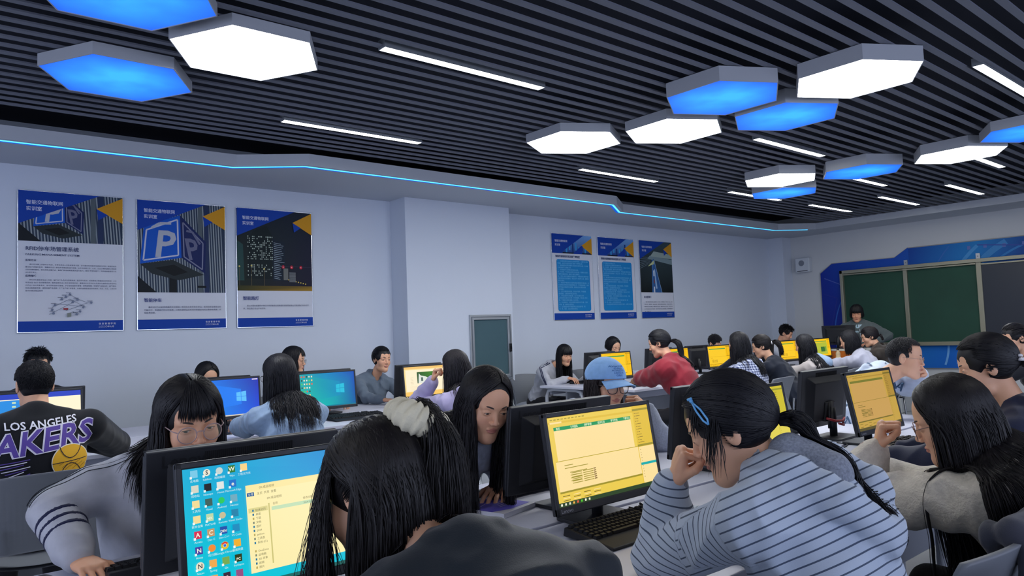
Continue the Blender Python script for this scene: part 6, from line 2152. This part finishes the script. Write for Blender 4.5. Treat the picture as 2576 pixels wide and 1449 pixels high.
# the cap
L, R, S = P['L'], P['R'], P['S']
Cf = Field()
Cf.ell(L(0, -.006, .036), np.array([.092, .111, .098]) * S, R, .01)
Cf.ell(L(0, -.006, .030), np.array([.087, .106, .096]) * S, R, .002, -1)
Cf.half(L(0, 0, .026), R @ np.array([0, .12, -1]), .004, .2)
v, f = Cf.mesh(.0032)
m_cap = cloth_mat('cap_blue', srgb(136, 178, 226), .85, noise=.06, nscale=40)
cp = Soup().add(v, f, np.array((.3, .5, .8))).build('cap', m_cap, P['root'], P['O'])
def brim(u, v, dz=0.0):
    a = (u - .5) * 2 * .98
    r0 = .105; x = math.sin(a) * (.082 + .012 * v); y = math.cos(a) * .100 + v * .085 * math.cos(a * .9) ** 1.0
    z = .037 - .016 * v - 3.6 * x * x * (.6 + v * .5) + dz
    return tuple(L(x, y, z))
bm = MB(); nu, nv = 30, 12
bm.grid(lambda u, v: brim(u, v), nu, nv); bm.grid(lambda u, v: brim(1 - u, v, -.0035), nu, nv)
bm.tube([brim(u / 40, 1, -.0018) for u in range(41)], .0022, 6)
o = child(bm, 'brim', m_cap, P); o.parent = cp; o.matrix_parent_inverse = Matrix.Identity(4); o.matrix_local = Matrix.Translation(Vector(P['O'])).inverted()
g = MB(); g.lathe([(.006, 0), (.005, .004)], 12, frame(L(0, -.006, .1345), R[:, 0], -R[:, 1])); o = child(g, 'button', m_cap, P)
D = Decal(.0002)
for k, (s_, sz, bo) in enumerate((('AVIATOR', .0250, .03), ('FITNESS', .0150, .02), ('ATHLETIC', .0160, .02), ('LEAGUE', .0150, .01), ('ORIG', .0140, .01))):
    D.text(s_, 0, -k * .0150 - (.0 if k else -.002), sz, (56, 104, 168), 'c', bold=bo, sx=1.1)
Capf = Field().ell(L(0, -.006, .036), np.array([.092, .111, .098]) * S, R, .01)
def capw(v):
    az_ = v[0] / .098; zz = .100 + v[1] * .82
    p = L(0, -.006, .036) + R @ (np.array([-math.sin(az_) * .09, math.cos(az_) * .105, zz - .036]) * S)
    q = Capf.project(np.array([p]), .0012, 4)[0]
    return tuple(q - np.array(P['O']))
D.build('cap_lettering', m_fab, P['root'], None, capw)
seat_for(P, 'grey chair under the girl in the blue cap')

P = person(dict(label='boy with glasses and cropped hair in a white lettered sweatshirt, mouth on his hand', head=(4.715, 1.885, 1.122), az=288, pitch=8, roll=0, lod=0, male=True, lean=.30, taz=275, shoulder=.21, thick=.012, top=m_letter, top_name='sweatshirt', hood=.7,
    pelvis=(4.80, 2.60, .55), neck=(4.64, 2.04, .975), hair='short', slen=.016, n=5200, lift=.0, grow=-.005, fine=1, folds=.002, hcol=(34, 34, 38), thmax=112, handL=(4.850, 1.86, 1.015), elbowL=(5.05, 2.02, .93), handR=(4.40, 2.12, .81), sleeve=.055,
    poseL=dict(fd=(-.75, -.5, .35), bk=(.2, -.8, .5), per=[(55, 80, 45)] * 4, thumb='in'), glasses=((150, 130, 120), .0215, .0180, .0010, True, .8)))
# lettering scattered over the sweatshirt
D = Decal(.0002)
r_ = random.Random(4)
for k in range(46):
    x_ = -.34 + .68 * ((k * 7) % 23) / 22; y_ = -.22 + .085 * (k % 6)
    D.text('KNOAWSREVM'[k % 10], x_, y_, .080, (70, 98, 128), 'c', rot=r_.uniform(-.6, .6), bold=.01)
def lw(v):
    vd = np.array([-.74, -.62, 0.]); sd = np.array([.62, -.74, 0.])
    c = P['chest'] - vd * .0
    q = c + vd * .32 + sd * v[0] * -1 * -1 + np.array([0, 0, v[1] + .04])
    return q
pts = np.array([lw(v) for v in D.v]); pts = onfield(P['T'], pts, (.74, .62, 0), .006)
keep = P['T'].evalp(pts) < .02
D.v = [tuple(q - np.array(P['O'])) for q in pts]
D.f = [f_ for f_ in D.f if all(keep[i] for i in f_)]
D.build('lettering', m_fab, P['root'])
seat_for(P, 'grey chair under the boy in the lettered sweatshirt')

# ---- rows by the long wall, backs to the camera
P = person(dict(label='boy in a black sweatshirt with a purple and gold back print', head=(.548, 4.30, 1.192), az=92, pitch=8, lod=0, male=True, lean=.14, taz=88, shoulder=.225, thick=.014, bulk=1.05, sleeve=.056, top=m_blackt, top_name='sweatshirt',
    neck=(.545, 4.235, 1.045), hair='short', slen=.020, n=6500, fine=1, lift=.0, grow=-.003, hcol=(22, 22, 28), thmax=128, handR=(.84, 4.98, .80), elbowR=(.995, 4.74, .815), handL=(.30, 5.0, .80), elbowL=(.10, 4.66, .84), folds=.0012))
D = Decal(.0002)
D.text('LOS ANGELES', .012, .125, .050, (226, 226, 236), 'c', bold=.018, rot=.05, arc=.35, sx=.95)
D.text('LAKERS', -.012, .012, .150, (214, 212, 226), 'c', bold=.055, rot=.12, shear=.25, sx=.93)
D.text('LAKERS', -.012, .012, .150, (84, 62, 150), 'c', bold=.022, rot=.12, shear=.25, sx=.93)
D.disc(.125, -.045, .082, (226, 222, 210), 32); D.disc(.125, -.045, .078, (226, 172, 30), 32)
D.line([(.047, -.050), (.203, -.040)], .004, (40, 34, 40)); 
D.line([(.125 + .05 * math.cos(a), -.045 - .10 + .09 * math.sin(a)) for a in np.linspace(.35, 2.8, 10)], .004, (40, 34, 40)); D.line([(.125 + .05 * math.cos(a), -.045 + .105 - .09 * math.sin(a)) for a in np.linspace(.35, 2.8, 10)], .004, (40, 34, 40))
for k in range(9): D.line([(.075 + k * .011, -.06 - .012 * (k % 3)), (.10 + k * .011, -.045 - .010 * (k % 3))], .0018, (120, 86, 30), k == 0)
for k in range(8): D.line([(-.19 + .014 * k, -.035 - .011 * k), (-.04 - .012 * (k % 3), -.015 - .011 * k)], .004, (214, 212, 226) if k % 2 else (84, 62, 150), k == 0)
D.line([(-.18, -.165), (-.02, -.150), (.06, -.152)], .004, (214, 212, 226))
# finely cut so that it follows the cloth
def densify(D, mx=.012):
    V, F_, Cc = list(D.v), [], list(D.c)
    import bmesh
    bm_ = bmesh.new(); ly = bm_.verts.layers.float_vector.new('c')
    vs = [bm_.verts.new(v) for v in V]
    for v_, c_ in zip(vs, Cc): v_[ly] = Vector(c_)
    for f_ in D.f:
        try: bm_.faces.new([vs[i] for i in f_])
        except ValueError: pass
    bmesh.ops.triangulate(bm_, faces=bm_.faces[:])
    for _ in range(4):
        lg = [e for e in bm_.edges if e.calc_length() > mx]
        if not lg: break
        bmesh.ops.subdivide_edges(bm_, edges=lg, cuts=1)
        bmesh.ops.triangulate(bm_, faces=[f for f in bm_.faces if len(f.verts) > 3])
    bm_.verts.index_update()
    D.v = [tuple(v.co) for v in bm_.verts]; D.c = [tuple(v[ly]) for v in bm_.verts]
    D.f = [tuple(v.index for v in f.verts) for f in bm_.faces]; bm_.free()
    return D
densify(D)
bt = P['chest'] + P['ax'] * .0
V = np.array(D.v)
az_ = math.radians(88)
rt_ = np.array([math.sin(az_), -math.cos(az_), 0])
pts = bt[None] + rt_[None] * V[:, :1] + P['ax'][None] * V[:, 1:2] * 1.0 - np.array([[math.cos(az_) * .3, math.sin(az_) * .3, 0]]) + np.array([0, 0, .01])
pts = onfield(P['T'], pts, (math.cos(az_), math.sin(az_), 0), .006, .5) - np.array([math.cos(az_), math.sin(az_), 0]) * (V[:, 2:3] * 3)
D.v = [tuple(q - np.array(P['O'])) for q in pts]
D.build('back_print', m_fab, P['root'])
seat_for(P, 'grey chair with a patterned back under the boy in the black sweatshirt', dy=-.13)

P = person(dict(label='girl with long straight hair in a pale denim jacket, back to the camera', head=(1.812, 4.36, 1.160), az=112, pitch=10, lod=0, lean=.12, taz=95, shoulder=.190, thick=.012, bulk=1.05, top=m_denim, top_name='jacket', collar=1, hair='long', length=.48, n=2600, phi0=66, backfrom=60, wave=.009, maxs=.165, hcol=(26, 26, 34),
    glasses=((30, 30, 36), .022, .019, .0012), handR=(1.98, 4.95, .80), handL=(1.72, 4.95, .80), folds=.006))
seat_for(P, 'grey chair under the girl in the pale denim jacket')
P = person(dict(label='girl with long hair in a lilac fleece, elbow on the desk by the waterfall screen', head=(3.160, 4.40, 1.125), az=106, pitch=14, lod=1, lean=.20, taz=92, shoulder=.185, thick=.014, top=m_lilac, top_name='fleece', hood=.9, hair='long', length=.46, n=1900, phi0=70, backfrom=60, hcol=(34, 31, 38),
    handL=(3.085, 4.57, 1.03), elbowL=(3.06, 4.88, .80), handR=(3.42, 4.95, .80), poseL=dict(fd=(.1, -.2, 1), bk=(-.6, .7, .1), per=[(70, 80, 40)] * 4, thumb='in')))
seat_for(P, 'grey chair under the girl in the lilac fleece')
P = person(dict(label='person in a loose red jacket with a long low ponytail, turned to the left', head=(5.50, 4.38, 1.215), az=118, pitch=18, lod=1, lean=.22, taz=108, shoulder=.20, thick=.022, bulk=1.12, sleeve=.066, top=m_red, top_name='jacket', collar=1, temple=.86, hairline=.9, n=1600, hair='pony', tie=(0, -.108, -.015), tdir=(0, -1, -.2), length=.40, trad=.034,
    hcol=(26, 27, 34), handL=(5.66, 4.98, .80), handR=(6.02, 5.02, .81), seat=.60, phi0=66))
seat_for(P, 'grey chair under the person in the red jacket')
P = person(dict(label='girl with long hair in a blue and white checked shirt, back to the camera', head=(6.560, 4.22, 1.160), az=88, pitch=8, lod=1, lean=.14, taz=95, shoulder=.19, thick=.012, top=m_check, top_name='shirt', hood=.8, hair='long', length=.46, n=1900, phi0=75, backfrom=60, hcol=(24, 25, 32)))
seat_for(P, 'grey chair with its backrest showing under the girl in the checked shirt')
P = person(dict(label='girl in a dark knitted vest over a white collar, ponytail tied with a white band', head=(7.235, 4.37, 1.118), az=122, pitch=18, lod=1, lean=.26, taz=100, shoulder=.19, thick=.010, top=m_vest, top_name='vest', collar=1, temple=.86, hairline=.9, n=1600, hair='pony', tie=(0, -.104, .0), length=.24, trad=.03, hcol=(34, 31, 34),
    handL=(7.20, 4.62, 1.00), elbowL=(7.20, 4.93, .80), handR=(7.5, 4.96, .80), poseL=dict(fd=(.1, -.2, 1), bk=(-.6, .7, .1), per=[(70, 80, 40)] * 4, thumb='in'), glasses=((60, 50, 50), .021, .018, .001)))
g = MB(); L = P['L']; g.lathe([(.016, -.008), (.021, 0), (.016, .008)], 14, frame(L(0, -.112, .0), P['R'][:, 0], P['R'][:, 2])); child(g, 'hair_band', mat('white_plastic', (1, 1, 1)), P)
H = Field(); nb, fw, ax, rt = P['nb'], P['fw'], P['ax'], P['rt']
H.cap(nb + rt * .05 - fw * .04 + ax * .012, nb - rt * .05 - fw * .04 + ax * .012, .02, .02, .02); H.cap(nb - rt * .06 - fw * .03 + ax * .01, nb - rt * .055 + fw * .02, .018, .016, .02)
v, f = H.mesh(.007); Soup().add(v, f, np.array((.8, .8, .8))).build('shirt_collar', m_white, P['root'], P['O'])
seat_for(P, 'grey chair under the girl in the dark vest')
P = person(dict(label='girl with very long hair in a beige jacket with a pale blue hood', head=(7.965, 4.27, 1.095), az=100, pitch=14, lod=1, lean=.2, taz=98, shoulder=.19, thick=.014, top=m_beige, top_name='jacket', hair='long', length=.58, n=1900, phi0=72, backfrom=60, hcol=(26, 27, 34), drape=(.15, -.05, 0)))
H = Field(); nb, fw, ax, rt = P['nb'], P['fw'], P['ax'], P['rt']
H.cap(nb - fw * .05 + ax * .01, nb - fw * .11 - ax * .08, .06, .075, .02); v, f = H.mesh(.012); Soup().add(v, f, np.array((.6, .7, .9))).build('hood', m_denim, P['root'], P['O'])
seat_for(P, 'grey chair under the girl in the beige jacket')
P = person(dict(label='girl with shoulder-length hair in a pale grey blazer, back to the camera', head=(8.95, 4.22, 1.115), az=108, pitch=20, lod=1, lean=.25, taz=100, shoulder=.19, thick=.014, top=m_gcoat, top_name='blazer', hair='long', length=.20, n=1700, phi0=66, hcol=(30, 30, 36), drape=(.12, -.02, 0), handL=(8.95, 4.95, .80)))
seat_for(P, 'grey chair under the girl in the pale grey blazer')
P = person(dict(label='girl in a dark brown puffer with a white hair clip, before the standing teacher', head=(9.52, 4.22, 1.148), az=126, pitch=20, lod=1, lean=.2, taz=105, shoulder=.20, thick=.03, bulk=1.1, top=m_brown, top_name='puffer_jacket', hood=1.1, temple=.86, hairline=.9, n=1600, hair='pony', tie=(0, -.10, -.03), length=.10, trad=.03, hcol=(34, 30, 34)))
g = MB(); L = P['L']; g.lathe([(.014, -.006), (.018, 0), (.014, .006)], 14, frame(L(.01, -.108, -.02), P['R'][:, 0], P['R'][:, 2])); child(g, 'hair_clip', mat('white_plastic', (1, 1, 1)), P)
seat_for(P, 'grey chair under the girl in the brown puffer')

# ---- wall side, facing the camera
P = person(dict(label='boy with dark tousled hair behind the boy in the black sweatshirt, only hair showing', head=(.842, 6.45, 1.255), az=268, pitch=10, lod=1, male=True, top=m_dark, top_name='sweater', hair='short', slen=.034, n=3000, hcol=(20, 20, 26), pelvis=(.85, 6.70, .55)))
seat_for(P, 'grey chair on the wall side behind the boy in the black sweatshirt', dy=-.0)
P = person(dict(label='girl with parted dark hair whose forehead shows above the plain blue desktop', head=(1.988, 6.24, 1.092), az=275, pitch=18, lod=1, top=m_dark, top_name='sweater', hair='long', length=.25, n=1500, part=-.01, phi0=50, hcol=(20, 20, 26), pelvis=(1.97, 6.60, .53)))
seat_for(P, 'grey chair under the girl showing her forehead above the blue desktop')
P = person(dict(label='girl in dark-rimmed glasses in profile above the teal desktop', head=(2.800, 6.38, 1.190), az=318, pitch=6, lod=0, handlod=1, top=m_dark, top_name='sweater', hair='bob', length=.16, n=1800, phi0=56, hcol=(20, 20, 26), glasses=((40, 38, 44), .022, .019, .0012), bangs=(30, .045, 160), pelvis=(2.76, 6.62, .55), taz=285))
seat_for(P, 'grey chair under the girl in profile above the teal desktop')
P = person(dict(label='girl in a slate grey collared shirt with pinned up hair, facing the camera', head=(3.655, 6.30, 1.155), az=274, pitch=4, roll=3, lod=0, handlod=1, top=m_gshirt, top_name='shirt', collar=1, vneck=1, hair='bun', tie=(0, -.10, .05), n=2400, temple=1.0, hairline=1.02, hcol=(22, 22, 28), phi0=58, pelvis=(3.57, 6.60, .55), taz=272, tone=(1.03, 1.0, .98), shoulder=.19, neck=(3.625, 6.375, .995)))
nb, fw, ax, rt = P['nb'], P['fw'], P['ax'], P['rt']
g = MB()
pr = P['T'].project(np.array([nb + rt * s_ * .045 + fw * (.05 - abs(s_) * .01) - ax * (.03 + .028 * (1 - abs(s_))) for s_ in np.linspace(-1, 1, 13)]), .002)
g.tube([tuple(q) for q in pr], .0012, 5); child(g, 'necklace', m_alu, P)
H = Field()
for sg in (-1, 1): H.ell(nb + rt * sg * .062 + fw * .062 - ax * .045, np.array([.034, .008, .045]), np.stack([nrm(rt + fw * -.5 * sg), nrm(fw + rt * .5 * sg), ax], 1), .01)
v, f = H.mesh(.005); Soup().add(v, f, np.array((.5, .5, .5))).build('shirt_collar', m_gshirt, P['root'], P['O'])
seat_for(P, 'grey chair under the girl in the slate grey shirt')
P = person(dict(label='girl with a full fringe in a white track jacket with navy stripes', head=(6.135, 6.30, 1.078), az=258, pitch=12, lod=0, handlod=1, lean=.26, taz=272, top=m_track, top_name='track_jacket', collar=1, hair='long', length=.44, n=2000, phi0=60, bangs=(46, .022, 420), hcol=(18, 18, 24), neck=(6.07, 6.44, .955),
    handR=(6.02, 6.13, .815), handL=(6.30, 6.12, .80), poleR=(-1, .3, -.5), poseR=dict(fd=(.1, -1, -.12), bk=(0, 0, 1), curl=(26, 24, 14)), tone=(1.04, 1.02, 1.0), shoulder=.185))
Sh, E_, Wt = P['arms']['R']
for d_ in (-.012, .012):
    seam(P, [P['nb'] + np.array([-.06, -d_, .03]), Sh + np.array([-.03, -d_ - .02, .06]), (Sh + E_) / 2 + np.array([-.06, -d_ - .02, .01]), E_ + np.array([-.06, -d_, 0])], .0055, 'sleeve_stripe', m_darkb)
seat_for(P, 'grey chair at the left end of the far island under the track jacket girl', dx=-.03)
P = person(dict(label='girl with a centre parting bending behind the yellow screen, above the blue cap', head=(7.035, 6.34, 1.140), az=262, pitch=22, lod=1, top=m_white, top_name='sweater', hair='bob', length=.06, n=1600, phi0=54, hcol=(20, 20, 26), pelvis=(7.05, 6.68, .55)))
seat_for(P, 'grey chair under the girl with a centre parting')
P = person(dict(label='person in a black knitted beanie with a white mark, behind two yellow screens', head=(9.19, 6.30, 1.102), az=265, pitch=22, lod=1, top=m_dark, top_name='sweater', hair='short', hcol=(20, 20, 26), pelvis=(9.2, 6.64, .53), handR=(8.86, 6.12, .80)))
L, R, S = P['L'], P['R'], P['S']
H = Field().ell(L(0, -.008, .040), np.array([.090, .108, .096]), R); H.half(L(0, 0, .022), R @ np.array([0, .25, -1]), .006, .2)
v, f = H.mesh(.006); Soup().add(v, f, np.array((.02, .02, .02))).build('beanie', cloth_mat('beanie_black', srgb(18, 18, 24), .95), P['root'], P['O'])
D = Decal(); D.text('ENG', 0, 0, .035, (214, 214, 224), 'c', bold=.03)
hf = Field().ell(L(0, -.008, .040), np.array([.090, .108, .096]), R)
D.v = [tuple(hf.project(np.array([L(-.020 - v_[0], .10, .048 + v_[1])]), .003)[0] - np.array(P['O'])) for v_ in D.v]; D.build('beanie_mark', m_fab, P['root'])
seat_for(P, 'grey chair under the person in the black beanie')
P = person(dict(label='boy with thick dark hair looking down by the corner of the room', head=(11.19, 6.30, 1.188), az=285, pitch=26, lod=1, male=True, top=m_white, top_name='shirt', collar=1, hair='short', slen=.040, n=3000, lift=.6, hcol=(24, 22, 26), pelvis=(11.1, 6.66, .55), tone=(.98, .92, .9), scale=1.08))
seat_for(P, 'grey chair under the boy by the corner of the room')

# ---- teacher
P = person(dict(label='woman with a black bob and grey green hoodie standing at the lectern', head=(11.75, 5.384, 1.472), az=202, pitch=16, lod=0, handlod=1, stand=True, taz=195, scale=1.1, shoulder=.20, thick=.016, bulk=1.05, sleeve=.052, top=m_ghood, top_name='hoodie', hood=.8, hair='bob', length=.085, n=1900, phi0=50, bangs=(50, .028, 500), hcol=(16, 16, 20),
    neck=(11.82, 5.40, 1.310), pelvis=(11.88, 5.42, .92), handR=(11.62, 5.60, .99), handL=(11.78, 5.22, .99), elbowL=(11.98, 5.02, 1.10), elbowR=(11.90, 5.74, 1.08), tone=(1.06, .92, .85), vneck=0, trousers=m_dark))
nb, fw, ax, rt = P['nb'], P['fw'], P['ax'], P['rt']
D = Decal(.0003)
D.text('our', 0, .02, .115, (178, 206, 220), 'c', bold=.03); D.text('Center', 0, -.075, .105, (178, 206, 220), 'c', bold=.03)
taz = math.radians(195); tf_ = np.array([math.cos(taz), math.sin(taz), 0]); rr_ = np.cross(tf_, [0, 0, 1.])
c = P['chest'] + tf_ * .35
pts = np.array([c - rr_ * v_[0] + np.array([0, 0, v_[1] + .04]) for v_ in D.v]); pts = onfield(P['T'], pts, -tf_, .006)
D.v = [tuple(q - np.array(P['O'])) for q in pts]; D.build('lettering', m_fab, P['root'])
for sg in (-1, 1): seam(P, [nb + fw * .10 + rt * sg * .035 - ax * .01, nb + fw * .15 + rt * sg * .04 - ax * .20], .004, 'drawstring', m_white, off=.004)

# an unused chair keeps the prototype visible at the near edge
chair(3.35, .42, 90, 'grey chair on the near side of the front island, right of the cream sweater')
